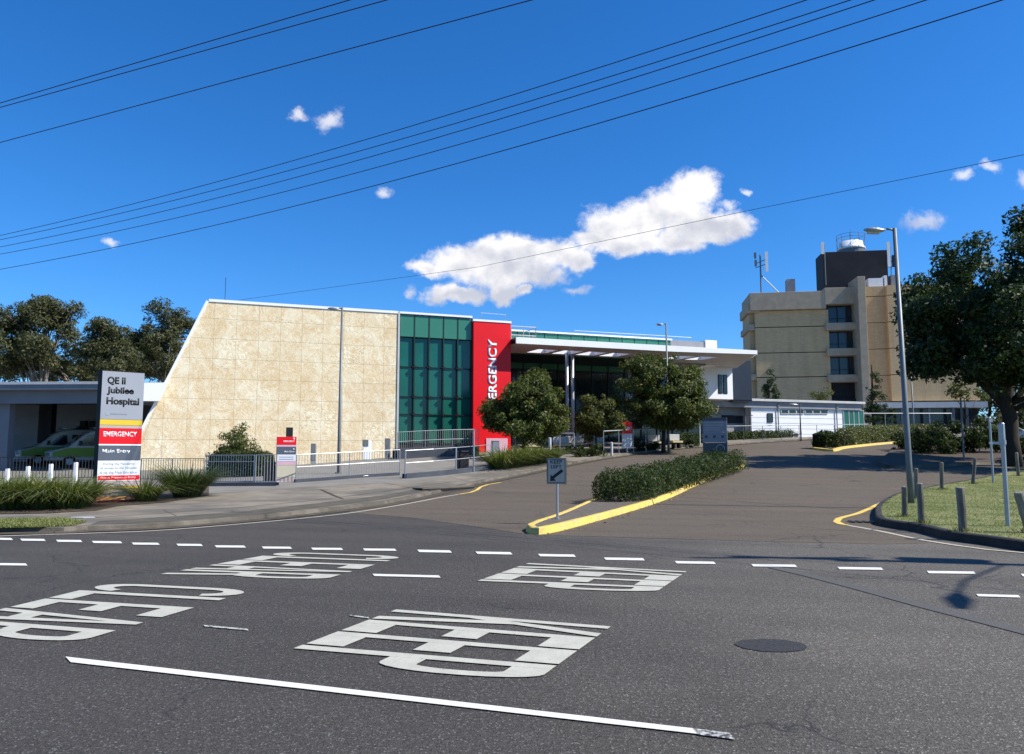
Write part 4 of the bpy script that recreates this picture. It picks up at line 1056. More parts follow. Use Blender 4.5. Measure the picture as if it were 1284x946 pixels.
# ------------------------------------------------------------------ fences
def fence(name, line, hgt, label, cat, group, m='galv', post=2.2, bal=.12, pr=.025, rr=.018, br=.008, rails=(1.0, .08), dz=.1, balus=True, hand=None, hf=h):
    """line: list of XY; each post, rail set and baluster run is its own part"""
    p0 = Vector(line[0]); o = empty(name, (p0.x, p0.y, 0), label, cat, group)
    L = [Vector(q) for q in line]; cum = [0]
    for a, b in zip(L, L[1:]): cum.append(cum[-1]+(b-a).length)
    T = cum[-1]
    def at(s):
        for i in range(len(L)-1):
            if s <= cum[i+1]+1e-6: t = (s-cum[i])/max(1e-6, cum[i+1]-cum[i]); q = L[i].lerp(L[i+1], t); return q
        return L[-1]
    def pt(s, z): q = at(s); return Vector((q.x-p0.x, q.y-p0.y, hf(q.x, q.y)+dz+z))
    k = max(1, round(T/post))
    for i in range(k+1):
        s = T*i/k; MB().tube([pt(s, -.1), pt(s, hgt)], pr, 8).build('post', m, o)
    for r_ in rails: MB().tube([pt(T*i/(k*2), hgt*r_) for i in range(k*2+1)], rr, 6).build('rail', m, o)
    if hand: MB().tube([pt(T*i/(k*2), hgt*hand) + Vector((.0, -.1, 0)) for i in range(k*2+1)], rr, 6).build('handrail', m, o)
    if balus:
        for i in range(k):
            mb = MB(); s = T*i/k+bal
            while s < T*(i+1)/k-bal*.4:
                mb.tube([pt(s, hgt*rails[-1]), pt(s, hgt*rails[0])], br, 4, cap=False); s += bal
            mb.build('baluster_panel', m, o)
    return o
def ln_(lst): return [tuple(G(x, y, .1)[:2]) for x, y in lst]
fence('fence', ln_([(-70,604),(0,602.5),(122,601)]), 1.05, 'black metal bar fence in front of the ambulance bay', 'fence', None, 'fence_black', bal=.14, br=.016)
fence('fence', ln_([(176,603),(256,604)]), 1.0, 'dark thin bar fence between the tall totem and the silver railing', 'fence', None, 'pole_grey', bal=.14, br=.012)
fence('railing', ln_([(258,607),(318,607.5)]), 1.2, 'silver railing panel in front of the leafy shrub, left of the small red totem', 'railing', None, 'galv', post=4, hand=.78, br=.012)
fence('railing', ln_([(320,607.5),(346,607)]), 1.2, 'short silver railing panel joined to the left side of the small red totem', 'railing', None, 'galv', post=4, br=.012)
F1 = ln_([(371,605),(415,602),(460,598.5),(501,596)])
fence('railing', F1, 1.15, 'silver bar railing in front of the cream wall around the tall lamp post', 'railing', None, 'galv', post=2.8, rails=(1.0, .55, .06), br=.010)
F2 = ln_([(508,600),(550,596.5),(594,591.5),(616,588)])
fence('railing', F2, 1.2, 'silver tube railing along the footpath in front of the green glass', 'railing', None, 'galv', post=2.6, rails=(1.0, .55, .04), balus=False, pr=.035)
F3 = [tuple(fa.w(fa.hit(px, 580, -2.6)[0], -2.6)) for px in (498, 530, 566, 600)]
fence('railing', F3, 1.15, 'upper silver ramp railing close to the green glass wall', 'railing', None, 'galv', post=2.0, rails=(1.0, .5, .05), dz=.55, br=.010)
def plinth(line, h0, wd, label, m='plinth'):
    L = [Vector(q) for q in line]
    o = sweep('retaining_wall', smooth_line(line, .8), [(0, 0), (0, h0), (wd, h0), (wd, 0)], m, None, side=1)
    return tag(o, label, 'low wall')
def shift(line, d):
    L = [Vector(q) for q in line]; out = []
    for i, p in enumerate(L):
        t = (L[min(i+1, len(L)-1)]-L[max(i-1, 0)]).normalized(); out.append(tuple(p+Vector((-t.y, t.x))*d))
    return out
plinth(shift(F1, -.05), .22, .3, 'low dark wall under the railing beside the tall lamp post')
plinth(shift(F2, -.1), .30, .35, 'low dark wall under the tube railing along the footpath')
plinth(shift(F3, -.15), .72, 1.6, 'dark raised ramp wall below the green glass wall')
plinth(ln_([(256,610),(346,609.5)]), .24, .3, 'low dark wall under the railing beside the small red totem')
g = G(594, 592, .1); o = empty('tall_post', g, 'thin tall silver post standing in the tube railing by the red block', 'post'); MB().tube([(0,0,0),(0,0,1.95)], .04, 8).build('shaft', 'galv', o); MB().tube([(0,0,1.95),(0,0,2.0)], .05, 8).build('cap', 'galv', o)
g = G(575, 594, .1)+Vector((.1, 1.3, 0)); o = empty('waste_bin', g, 'dark square waste bin behind the tube railing below the green glass', 'bin', None, R(20))
MB().box(-.25,.25,-.25,.25,0,.95).build('bin_body', 'dark_panel', o, bevel=.03); MB().box(-.28,.28,-.28,.28,.953,1.06).build('lid', 'black', o, bevel=.03)
g = B(621, 43, .1); o = empty('electrical_cabinet', g, 'brown grey electrical cabinet standing before the red block', 'cabinet', None, R(10))
MB().box(-.2,.2,-.2,.2,0,1.15).build('cabinet_body', 'pole_grey', o, bevel=.02); MB().box(-.18,.18,-.215,-.203,.08,1.08).build('door', 'grey_panel', o)
# upper driveway rails
F4 = ln_([(757,571.5),(793,568),(825,564.5)])
fence('railing', F4, 1.5, 'galvanised rail on thin posts below the big rounded tree', 'railing', None, 'galv', post=1.9, rails=(1.0,), balus=False, rr=.04)
F5 = [tuple(B(px, 63)[:2]) for px in (838, 861, 878)]
fence('railing', F5, 1.9, 'galvanised rail between the big rounded tree and the steel blue sign', 'railing', None, 'galv', post=3, rails=(1.0,), balus=False, rr=.04)
F6 = [tuple(lf.w(lf.hit(px, 530, -3)[0], -3)) for px in (908, 942, 1000, 1060, 1088)]
fence('railing', F6, 1.25, 'long thin pipe railing in front of the low white building', 'railing', None, 'pole_grey', post=1.9, rails=(1.0,), balus=False, rr=.03, pr=.025)
F7 = [tuple(B(px, 80)[:2]) for px in (1084, 1120, 1160, 1196)]
fence('railing', F7, 2.1, 'pipe railing behind the clipped hedge below the brick tower', 'railing', None, 'galv', post=2.4, rails=(1.0,), balus=False, rr=.035)
def post(px, Y, hgt, r_, m, label, name='post', cat='post', group=None, base=None):
    g = B(px, Y, .1); o = empty(name, g, label, cat, group); MB().tube([(0,0,0),(0,0,hgt)], r_, 10).build('shaft', m, o); MB().tube([(0,0,hgt),(0,0,hgt+.03)], [r_*1.05, r_*.6], 10).build('cap', m, o)
post(689.5, 44, 1.25, .09, 'offwhite', 'thick white post between the strappy plants and the patio seats')
post(767, 47.5, .8, .08, 'offwhite', 'short white post under the rail, left of the hanging red sign')
post(833.5, 53, 2.0, .05, 'galv', 'tall thin silver post at the right end of the rail')
post(878, 59.5, 1.6, .05, 'offwhite', 'white post next to the steel blue sign')
post(647, 45.5, 1.6, .07, 'pole_grey', 'grey post below the rounded tree in front of the red block')
g = B(711, 48, .1); o = empty('hoop_rail', g, 'square silver hoop beside the paired canopy columns', 'hoop rail')
MB().tube([(-.45,0,0),(-.45,0,1.35)], .04, 8).build('leg', 'galv', o); MB().tube([(.45,0,0),(.45,0,1.35)], .04, 8).build('leg', 'galv', o); MB().tube([(-.45,0,1.35),(.45,0,1.35)], .04, 8).build('top_bar', 'galv', o)
# patio seating below the trees
def seat(px, Y, L, label, rz=0):
    g = B(px, Y, .1); o = empty('patio_bench', g, label, 'bench', 'pale benches under the canopy', rz)
    MB().box(-L/2, L/2, -.3, .3, .38, .52).build('seat', 'pale_yellow', o, bevel=.02); MB().box(-L/2, L/2, .24, .32, .55, 1.0).build('backrest', 'offwhite', o, bevel=.02)
    for s in (-1, 1): MB().box(s*(L/2-.2)-.05, s*(L/2-.2)+.05, -.25, .25, 0, .38).build('leg', 'dark_panel', o)
for px, Y, L, lab in ((667, 50, .95, 'pale bench directly right of the first rounded tree trunk'), (705, 51, 1.1, 'pale bench left of the square silver hoop'), (722, 52, 1.3, 'pale bench right of the square silver hoop'), (748, 53, 1.2, 'pale bench behind the smaller bushy tree'), (822, 54, .9, 'pale yellow bench left of the tall thin post'), (848, 55, .8, 'pale yellow bench right of the tall thin post')):
    seat(px, Y, L, lab, R(15))

# ------------------------------------------------------------------ signs
Yt = 24.0; g = B(150, Yt, .1)
zr_ = 4.6
o = empty('totem_sign', g, 'tall hospital totem sign with red EMERGENCY panel and yellow stripes by the footpath', 'sign', None, R(42))
sw = 1.22; x0, x1 = -sw/2, sw/2
Ht = P(150, 466, Yt)[2] - g.z; pp = lambda y: P(150, y, Yt)[2] - g.z
MB().box(x0-.01, x1+.01, .0, .42, -.1, Ht).build('cabinet', 'tyre', o, bevel=.01)
zb_ = pp(629)
MB().box(x0-.1, x1+.06, -.06, .46, zb_-.25, zb_+.05).build('base_plate', 'dark_red', o)
def band(y0, y1, m, nm='sign_panel'): return MB().box(x0, x1, -.04, -.003, pp(y1)+.004, pp(y0)).build(nm, m, o)
band(467, 526.5, 'sign_grey'); band(526.7, 533.5, 'sign_yellow'); band(533.7, 537.5, 'sign_pink'); band(537.7, 557, 'red'); band(557.2, 559, 'white'); band(559.2, 577.5, 'sign_slate'); band(577.7, 603.5, 'sign_white')
band(603.7, 610.3, 'sign_pink'); band(610.5, 613.5, 'sign_yellow'); band(613.7, 622, 'sign_pink'); band(622.2, 628.5, 'sign_orange')
def tt(s, xl_, xr_, yt, yb, m, b=.02, ex=.004, y=-.0405): 
    return text('lettering', s, x0+(xl_+xr_)/2*sw, (pp(yt)+pp(yb))/2, (xr_-xl_)*sw, pp(yt)-pp(yb), y, m, o, bold=b, ex=ex)
tt('QE II', .12, .55, 473.5, 484, 'black', .04); tt('Jubilee', .12, .76, 486, 496.5, 'black', .04); tt('Hospital', .12, .90, 499, 510.5, 'black', .04)
MB().box(x0+.12*sw, x0+.20*sw, -.046, -.0405, pp(521.5), pp(517.8)).build('crest', 'sign_fade', o); tt('Queensland Government', .22, .62, 518.3, 521, 'sign_fade', .0)
tt('EMERGENCY', .09, .88, 541.5, 547.8, 'white', .015); tt('Main Entry', .09, .74, 563.5, 569.6, 'white', .02)
for i, s in enumerate(('During the Pandemic', 'all access to the Hospital', 'is via the Main Entrance')):
    tt(s, .12 - (.06 if i else 0), .86 + (.06 if i else 0), 580.4+i*5.2, 583.8+i*5.2, 'text_soft', .0)
MB().box(x0+.02, x1-.01, -.046, -.0405, pp(602), pp(596.3)).build('sign_strip', 'red', o); tt('Please Present to Entry', .08, .90, 597.7, 600.6, 'white', .0, y=-.0462)

Y2 = 33.0; g = B(359, Y2, .1); o = empty('totem_sign', g, 'small red topped wayfinding totem standing in the railing before the cream wall', 'sign', None, R(20))
pp2 = lambda y: P(359, y, Y2)[2]-g.z; w2 = .80
MB().box(-w2/2, w2/2, 0, .3, 0, pp2(548)).build('cabinet', 'grey_panel', o, bevel=.01)
MB().box(-w2/2-.5, -w2/2-.02, .1, .35, 0, .85).build('control_box', 'black', o, bevel=.02)
MB().box(-.02, .26, .12, .28, pp2(547.8), pp2(536)).build('aerial_box', 'black', o, bevel=.01)
for y0, y1, m in ((548, 558, 'red'), (558.2, 560.5, 'sign_pale_pink'), (560.7, 570, 'sign_slate'), (570.2, 578.5, 'sign_white'), (578.7, 583.5, 'sign_pale_pink'), (583.7, 598.5, 'sign_beige'), (598.7, 608, 'sign_pink'), (608.2, 611.5, 'white')):
    MB().box(-w2/2, w2/2, -.03, -.002, max(.0, pp2(y1)+.003), pp2(y0)).build('sign_panel', m, o)
text('lettering', 'EMERGENCY', .10, pp2(553.7), .46, .07, -.0305, 'white', o, .02); text('lettering', 'Main Entry', .12, pp2(566.8), .40, .08, -.0305, 'white', o, .02)
text('lettering', '+', .3, pp2(550.3), .09, .09, -.0305, 'white', o, .03); text('lettering', '+', .3, pp2(563.3), .07, .07, -.0305, 'white', o, .03)
for k_, y in enumerate((573, 575.8)): MB().box(-.3, .3, -.035, -.0305, pp2(y+.8), pp2(y)).build('text_line', 'text_soft', o)

g = G(699, 652.5, .1); Yk = g.y; o = empty('keep_left_sign', g, 'KEEP LEFT sign with black arrow on a thin post on the traffic island', 'sign', None, R(-26))
pk = lambda y: P(700, y, Yk)[2]-g.z
MB().tube([(0, 0, -.05), (0, 0, pk(578))], .03, 10).build('post', 'galv', o); MB().tube([(0, 0, -.0), (0, 0, .05)], .06, 10).build('base_collar', 'galv', o)
zc, hh2, ww = (pk(575)+pk(606.5))/2, (pk(575)-pk(606.5))/2, .235
MB().box(-ww-.01, ww+.01, -.045, -.035, zc-hh2-.01, zc+hh2+.01).build('backing', 'black', o)
MB().box(-ww, ww, -.05, -.0455, zc-hh2, zc+hh2).build('sign_face', 'sheeting', o)
text('lettering', 'KEEP', 0, zc+hh2*.72, ww*1.25, hh2*.28, -.0505, 'dark_text', o, .01); text('lettering', 'LEFT', 0, zc+hh2*.34, ww*1.15, hh2*.28, -.0505, 'dark_text', o, .01)
ar_ = [(-.155, -.24), (-.145, -.07), (-.105, -.115), (.13, .07), (.175, .01), (-.06, -.17), (-.01, -.225)]
ar_ = [(a, zc + b*hh2/.32 - .02) for a, b in ar_]; MB().prism(ar_, -.0545, -.0505).build('arrow', 'black', o, fix=True)
mb = MB(); t_ = .012
mb.box(-ww+.015, ww-.015, -.0535, -.0505, zc+hh2-.03, zc+hh2-.018); mb.box(-ww+.015, ww-.015, -.0535, -.0505, zc-hh2+.018, zc-hh2+.03)
mb.box(-ww+.012, -ww+.024, -.0535, -.0505, zc-hh2+.03, zc+hh2-.03); mb.box(ww-.024, ww-.012, -.0535, -.0505, zc-hh2+.03, zc+hh2-.03); mb.build('border', 'dark_text', o)

Yb = 38.5; g = B(897, Yb, .1); o = empty('directory_sign', g, 'steel blue directory board with a circle mark behind the island hedge', 'sign', None, R(-24))
pb = lambda y: P(897, y, Yb)[2]-g.z; wb = .62
for s in (-1, 1): MB().box(s*(wb-.06)-.04, s*(wb-.06)+.04, 0, .06, -.05, pb(524)).build('post', 'sign_navy', o)
for y0, y1, m in ((524, 528, 'sign_navy'), (528.2, 542, 'sign_steel'), (542.4, 555, 'sign_steel'), (555.4, 572, 'sign_navy')):
    MB().box(-wb+.02, wb-.02, -.05, -.004, pb(y1), pb(y0)).build('sign_panel', m, o)
mb = MB()
for y in (529.8, 533, 536.5, 539): mb.box(-wb*.8, wb*(.7 if y < 534 else .4), -.055, -.0505, pb(y+.7), pb(y))
mb.build('text_line', 'sheeting', o)
mb = MB()
for x in (-.42, -.02, .38): mb.box(x-.07, x+.07, -.055, -.0505, pb(549.5), pb(546))
mb.build('pictogram', 'sign_navy', o)
mb = MB(); cz = pb(563); L = [(.26+.2*math.cos(2*math.pi*i/24), -.056, cz+.2*math.sin(2*math.pi*i/24)) for i in range(25)]; mb.tube(L, .02, 5, cap=False); mb.build('circle_mark', 'sheeting', o)

g = B(786.5, 50, .1); o = empty('emergency_marker', g, 'small red and white sign on a post under the big rounded tree', 'sign', None, R(12))
MB().box(-.35, .35, -.05, .05, .3, 2.0).build('board', 'offwhite', o, bevel=.01); MB().box(-.35, .35, -.07, -.052, 1.25, 2.0).build('sign_face', 'red', o); MB().tube([(0, .02, 0), (0, .02, .3)], .06, 8).build('post', 'galv', o)
text('lettering', 'EMERGENCY', 0, 1.62, .6, .14, -.0705, 'white', o, .02)

# ------------------------------------------------------------------ lamp posts and poles
def lamp(px, Y, ytop, arm, r_, label, m='pole_grey', group='street lamps', dzz=.1, lean=0.0, rz=0, head=.6, base=None):
    g = B(px, Y, dzz); H_ = P(px, ytop, Y)[2]-g.z
    o = empty('street_lamp', g, label, 'street lamp', group, rz); o.rotation_euler = (0, lean, rz)
    MB().tube([(0,0,-.05), (0,0,1.2), (0,0,H_)], [r_, r_*.95, r_*.62], 14).build('pole', m, o, smooth=True)
    MB().tube([(0,0,0), (0,0,.04)], r_*2, 12).build('base_plate', 'concrete', o)
    MB().box(r_*.7, r_*1.03, -.05, .05, .5, .85).build('access_door', m, o, bevel=.005)
    s = 1 if arm > 0 else -1; L = abs(arm)
    MB().tube([(0,0,H_-.08), (s*L*.5,0,H_-.03), (s*L,0,H_-.02)], r_*.35, 8).build('arm', m, o, smooth=True)
    prof = [0.02, .08, .12, .13, .1, .04]; k_ = len(prof); mb = MB()
    mb.tube([(s*(L + head*i/(k_-1)), 0, H_-.05-.02*math.sin(i)) for i in range(k_)], [p*head/.6 for p in prof], 12)
    hd = mb.build('lamp_head', 'galv', o, smooth=True)
    for v_ in hd.data.vertices: v_.co.z = H_-.05 + (v_.co.z-(H_-.05))*.6
    mb = MB(); mb.tube([(s*(L+head*.35), 0, H_-.09*head/.6-.02), (s*(L+head*.85), 0, H_-.09*head/.6-.02)], [.06*head/.6, .05*head/.6], 8); mb.build('diffuser', 'offwhite', hd)
    return o
gl = G(1139.5, 634, .1)
lamp(1139.5, gl.y, 286.5, -.25, .092, 'tall grey street lamp at the edge of the grass corner among wooden posts', lean=R(-.6), head=.68)
lamp(425, 37.0, 386, -.15, .085, 'tall lamp post standing in front of the patterned cream wall', head=.55)
lamp(838.5, 52, 406, -.15, .085, 'slim lamp post behind the big rounded tree beside the canopy', head=.55)
lamp(1147.5, 84, 470, .1, .09, 'slim distant lamp post below the brick tower by the hedge', head=.5)
lamp(1005, 66, 507, -.1, .06, 'small dark lamp post in front of the low white building', head=.9, m='fence_black')
def spole(x, yb, yt, r_, label, m='galv', extra=None, group='bare metal sign poles on the right'):
    g = G(x, yb, .165 if yb > 590 else .1); H_ = P(x, yt, g.y)[2]-g.z; o = empty('sign_post', g, label, 'sign post', group)
    MB().tube([(0,0,-.1), (0,0,H_)], r_, 10).build('shaft', m, o); MB().tube([(0,0,H_), (0,0,H_+.03)], [r_*1.2, r_*.8], 10).build('cap', m, o)
    if extra: extra(o, H_)
    return o
spole(1264, 660, 532, .045, 'near bare pole on the lawn with a clamp band at its upper half', extra=lambda o, H_: (MB().tube([(0,0,H_*.80), (0,0,H_*.84)], .065, 10).build('clamp', 'galv', o), MB().tube([(-.01,0,H_*.79), (-.01,0,H_*.995)], .062, 10).build('sleeve', 'galv', o), MB().box(-.28,0,-.015,.015,H_*.80,H_*.825).build('bracket', 'galv', o)))
spole(1245.5, 605, 524, .045, 'thinner bare pole at the back edge of the lawn', extra=lambda o, H_: (MB().box(-.04,.1,-.05,.05,H_*.93,H_*.99).build('clamp', 'galv', o),))
spole(1209, 579.5, 500, .05, 'grey pole in the shrubs beyond the roadway under the big tree', m='pole_grey')
# wooden posts
wp = [((1134.5,648),(1134,611),.062,'weathered wooden post touching the foot of the tall street lamp'), ((1149,625),(1148.5,588),.062,'wooden post just behind the tall street lamp at the road edge'), ((1156,656),(1153,607),.066,'slightly tilted wooden post right of the tall street lamp'), ((1181,614),(1180.5,580.5),.066,'straight wooden post at the back road edge, third from the lamp'),
      ((1220,607),(1222.5,575.5),.066,'wooden post leaning right at the back road edge of the lawn'), ((1208,666.5),(1203.5,612),.075,'wooden post leaning left alone at the front of the lawn'), ((1277,597),(1274.5,568),.066,'wooden post at the back lawn edge nearest the big tree trunk'), ((1292,668),(1277,618),.082,'strongly leaning wooden post at the right edge of the photo')]
for i, (b, t, r_, lab) in enumerate(wp):
    g = G(b[0], b[1], .165); tp = P(t[0], t[1], g.y-.05); o = empty('wooden_bollard', g, lab, 'bollard', 'wooden posts round the grass corner'); d = tp-g
    mb = MB(); k_ = 6
    mb.tube([Vector((0,0,-.1))] + [d*(j/k_) + Vector((random.uniform(-.004,.004), random.uniform(-.004,.004), 0)) for j in range(1, k_+1)], [r_*(1+random.uniform(-.04,.04)) for _ in range(k_+1)], 12)
    mb.build('shaft', 'wood_post', o, smooth=False); MB().tube([d, d*1.015], [r_*.97, r_*.8], 12).build('cap', 'wood_post', o)
    r = np.random.default_rng(40+i); c_ = np.stack([r.normal(0,.13,70), r.normal(0,.11,70), np.full(70,.0)], 1)
    np_blades('grass_tuft', blades(c_, .13, .012, .5, 2, seed=50+i), 2, 'lawn', o)
# white bollards in the planting bed
for px, yt, lab in ((11, 588, 'leftmost of four short white posts behind the strappy plants'), (36.5, 585, 'second from left of four short white posts behind the strappy plants'), (65, 582, 'third from left of four short white posts behind the strappy plants'), (96, 580, 'short white post nearest the tall totem, of four')):
    g = B(px, 32.5, .1); hgt = P(px, yt, 32.5)[2]-g.z; o = empty('white_bollard', g, lab, 'bollard', 'white posts by the ambulance bay')
    MB().box(-.065, .065, -.065, .065, 0, hgt-.05).build('shaft', 'white', o, bevel=.012); MB().prism([(-.065, hgt-.048), (.065, hgt-.048), (.05, hgt), (-.05, hgt)], -.06, .06).build('cap', 'white', o)

# ------------------------------------------------------------------ overhead lines and the pole they hang from
def wire(pts, z, label, r_=.012, sag=.25, ext=(-.12, 1.25)):
    q = [Pz(pts[0][0], pts[0][1], z), Pz(pts[-1][0], pts[-1][1], z)]
    if len(pts) == 3: q.insert(1, Pz(pts[1][0], pts[1][1], z))
    out_ = []
    L = (q[-1]-q[0]).length; T = (q[1]-q[0]).length/L if len(q) == 3 else .5
    for i in range(41):
        t = ext[0] + (ext[1]-ext[0])*i/40
        if len(q) == 3: p = q[0]*((t-T)*(t-1)/(T)) + q[1]*(t*(t-1)/(T*(T-1))) + q[2]*(t*(t-T)/(1-T))
        else: p = q[0].lerp(q[1], t)
        out_.append(p)
    o = MB().tube(out_, r_, 5).build('power_line', 'black')
    return tag(o, label, 'power line', 'overhead lines crossing the sky')
wire([(0,129.5),(429,3)], 11, 'upper line of the close pair of wires at the top left of the sky', r_=.011)
wire([(0,135),(475,3)], 11, 'lower line of the close pair of wires at the top left of the sky', r_=.011)
wire([(0,179),(660,2)], 10.5, 'single wire in the sky just under the close top left pair', r_=.011)
wire([(0,295.6),(660,114),(1000,4)], 11.4, 'topmost of the five nearly parallel wires crossing the middle sky')
wire([(0,301),(660,128.5),(1055,4)], 11.2, 'second from top of the five nearly parallel wires in the middle sky')
wire([(0,310),(660,139.5),(1085,4)], 11.0, 'third of the five nearly parallel wires in the middle sky')
wire([(0,319),(660,157),(1150,4)], 10.8, 'fourth from top of the five nearly parallel wires in the middle sky')
wire([(0,338),(660,181),(1245,4)], 9.6, 'lowest and most separate of the five nearly parallel sky wires')
# the long low service line
pc = [P(300, 376.5, 43), P(600, 335, 36), P(945, 263, 27), P(1300, 191, 20)]
MB().tube([pc[0]] + [pc[0].lerp(pc[1], t) for t in (.33,.66)] + [pc[1]] + [pc[1].lerp(pc[2], t) for t in (.33,.66)] + [pc[2]] + [pc[2].lerp(pc[3], .5), pc[3], P(1500, 155, 16.5)], .009, 5).build('power_line', 'black')
tag(bpy.data.objects[[o_.name for o_ in col.objects if o_.name.startswith('power_line')][-1]], 'lone thin wire passing in front of the large white clouds', 'power line', 'overhead lines crossing the sky')
up = empty('utility_pole', (15.3, 9.7, 0.1), 'timber utility pole with crossarm and a street light arm beside the road', 'utility pole')
MB().tube([(0,0,-.3), (0,0,12.4)], [.15, .10], 14).build('pole', 'pole_wood', up, smooth=True)
MB().box(-1.3, 1.3, -.06, .06, 11.55, 11.7).build('crossarm', 'pole_wood', up); MB().box(-.8, .8, -.06, .06, 9.95, 10.07).build('crossarm', 'pole_wood', up)
for x in (-1.2, -.5, .5, 1.2): MB().tube([(x,0,11.7), (x,0,11.78), (x,0,11.9)], [.05,.07,.04], 8).build('insulator', 'offwhite', up)
MB().tube([(0,0,8.4), (-.9,-1.6,9.0), (-1.4,-2.5,9.1)], .028, 8).build('lamp_arm', 'galv', up); MB().tube([(-1.4,-2.5,9.1), (-1.6,-2.85,9.1), (-1.9,-3.4,9.08)], [.05,.12,.06], 10).build('lamp_head', 'galv', up)
MB().tube([(.0,.32,8.6), (.0,.32,9.6)], .22, 14).build('transformer', 'pole_grey', up)
for k_, (z, dx) in enumerate(((11.9, -1.2), (11.9, -.5), (11.9, .5), (11.9, 1.2), (10.1, 0))):
    MB().tube([(15.3+dx+(30-0)*t*.965*1.6, 9.7-30*t*.26*1.6, .1+z-4*.8*t*(1-t)) for t in np.linspace(-1.1, 1, 3)][1:], .012, 4)
# ------------------------------------------------------------------ trees
def gnd(px, Y, dz=.1): return B(px, Y, dz)
def px2m(n_, Y): return n_*Y/F
def tree_px(name, px, Y, blobs, lab, cat='tree', dk=.22, **k):
    """blobs in picture pixels relative to image: (cx, cy, rx, ry) at distance Y"""
    g = gnd(px, Y); bl = []
    for i, (cx, cy, rx, ry) in enumerate(blobs):
        c = P(cx, cy, Y); r1, r2 = px2m(rx, Y), px2m(ry, Y)
        dy = ((i*37) % 5 - 2)*dk*r1
        bl.append((c.x-g.x, dy, c.z-g.z, r1, max(r1, r2)*.95 if len(blobs) < 6 else r1, r2))
    return tree(name, g, bl, label=lab, cat=cat, **k)
GT = 'rounded trees along the driveway footpath'
tree_px('rounded_tree', 657, 46, [(640,510,32,30),(672,512,36,36),(664,486,24,20),(625,524,21,24),(690,522,18,22),(655,530,42,24)], 'dark rounded tree covering the lower part of the red block',
        nclump=170, nleaf=34000, rc=.6, L=.2, Wd=.09, lm='leaf_mid', bark='bark', trunk_h=3.0, r0=.13, group=GT, limbs=12, seed=3)
tree_px('rounded_tree', 748, 50, [(745,515,18,22),(758,530,20,16),(735,532,14,18),(772,532,12,14),(748,538,22,12)], 'smallest bushy tree standing between two larger rounded trees',
        nclump=80, nleaf=15000, rc=.48, L=.2, Wd=.09, lm='leaf_olive', bark='bark', trunk_h=1.8, r0=.09, group=GT, limbs=8, seed=4)
tree_px('rounded_tree', 832, 52, [(812,485,38,38),(840,500,44,38),(820,462,24,18),(870,500,22,24),(795,510,28,26),(845,520,40,22),(862,482,20,20)], 'largest rounded tree in front of the white canopy end',
        nclump=210, nleaf=45000, rc=.68, L=.21, Wd=.095, lm='leaf_mid', bark='bark', trunk_h=3.3, r0=.15, group=GT, limbs=12, seed=5)
# big tree on the right
tree_px('fig_tree', 1268, 41, [(1185,345,36,34),(1165,420,30,46),(1215,370,48,56),(1250,420,60,70),(1202,438,40,26),(1275,330,34,36),(1300,290,30,28),(1290,400,70,70),(1252,456,50,28),(1340,380,60,70),(1320,460,60,36),(1160,455,20,14)],
        'huge dark leafy tree on the right towering over the roadway', dk=.75, nclump=520, nleaf=85000, rc=.8, L=.27, Wd=.13, lm='leaf_dark', bark='bark', trunk_h=7.5, r0=.45, limbs=26, seed=6, fork=.35)
# low hanging spray of foliage belongs to a young tree beneath it
tree_px('young_tree', 1213, 52, [(1198,490,13,9),(1222,493,16,8),(1208,500,12,6)], 'thin young tree with sparse brown green leaves under the huge tree', nclump=22, nleaf=800, rc=.4, L=.2, Wd=.1, lm='leaf_olive', bark='bark', trunk_h=3.6, r0=.06, limbs=6, seed=8)
# gum trees behind the ambulance bay
GG_ = 'gum trees behind the ambulance bay'
tree_px('gum_tree', 95, 88, [(90,440,30,26),(60,455,34,24),(110,455,30,22),(140,470,36,18),(30,470,40,22),(0,460,34,26)], 'low dark gum tree between the two taller crowns at the left', nclump=110, nleaf=17000, rc=1.15, L=.38, Wd=.14, lm='leaf_gum', bark='bark_pale', trunk_h=9, r0=.3, group=GG_, limbs=14, seed=17, droop=.3, shell=.5)
tree_px('gum_tree', 48, 76, [(28,405,26,16),(60,395,30,22),(42,382,20,10),(82,415,18,22),(12,430,26,30),(60,440,34,22),(25,455,30,20),(88,392,12,12)], 'broad gum tree behind the ambulance bay at the far left', nclump=130, nleaf=26000, rc=1.05, L=.34, Wd=.12, lm='leaf_gum', bark='bark_pale', trunk_h=13, r0=.35, group=GG_, limbs=24, seed=11, droop=.4, fork=.3, shell=.6)
tree_px('gum_tree', 132, 70, [(125,415,22,14),(140,428,24,18),(112,440,20,20),(130,455,34,20),(150,445,20,18)], 'middle gum tree rising behind the tall totem sign', nclump=90, nleaf=18000, rc=1.0, L=.33, Wd=.11, lm='leaf_gum', bark='bark_pale', trunk_h=9, r0=.28, group=GG_, limbs=18, seed=12, droop=.4, fork=.3, shell=.6)
tree_px('gum_tree', 208, 80, [(195,388,14,10),(212,395,22,14),(236,397,20,12),(180,405,16,12),(225,415,26,16),(200,430,30,18),(170,425,18,16),(250,425,22,24),(215,450,40,22)], 'tall open gum tree beside the slanted edge of the cream wall', nclump=120, nleaf=21000, rc=.95, L=.34, Wd=.12, lm='leaf_gum', bark='bark_pale', trunk_h=14, r0=.32, group=GG_, limbs=26, seed=13, droop=.4, fork=.3, shell=.55)
tree_px('gum_tree', -30, 72, [(-30,410,30,30),(-10,440,30,24),(-60,430,30,40)], 'gum tree cut by the left border of the photo', nclump=60, nleaf=8000, rc=1.0, L=.32, Wd=.12, lm='leaf_gum', bark='bark_pale', trunk_h=11, r0=.3, group=GG_, limbs=12, seed=14, droop=.4, fork=.3, shell=.6)
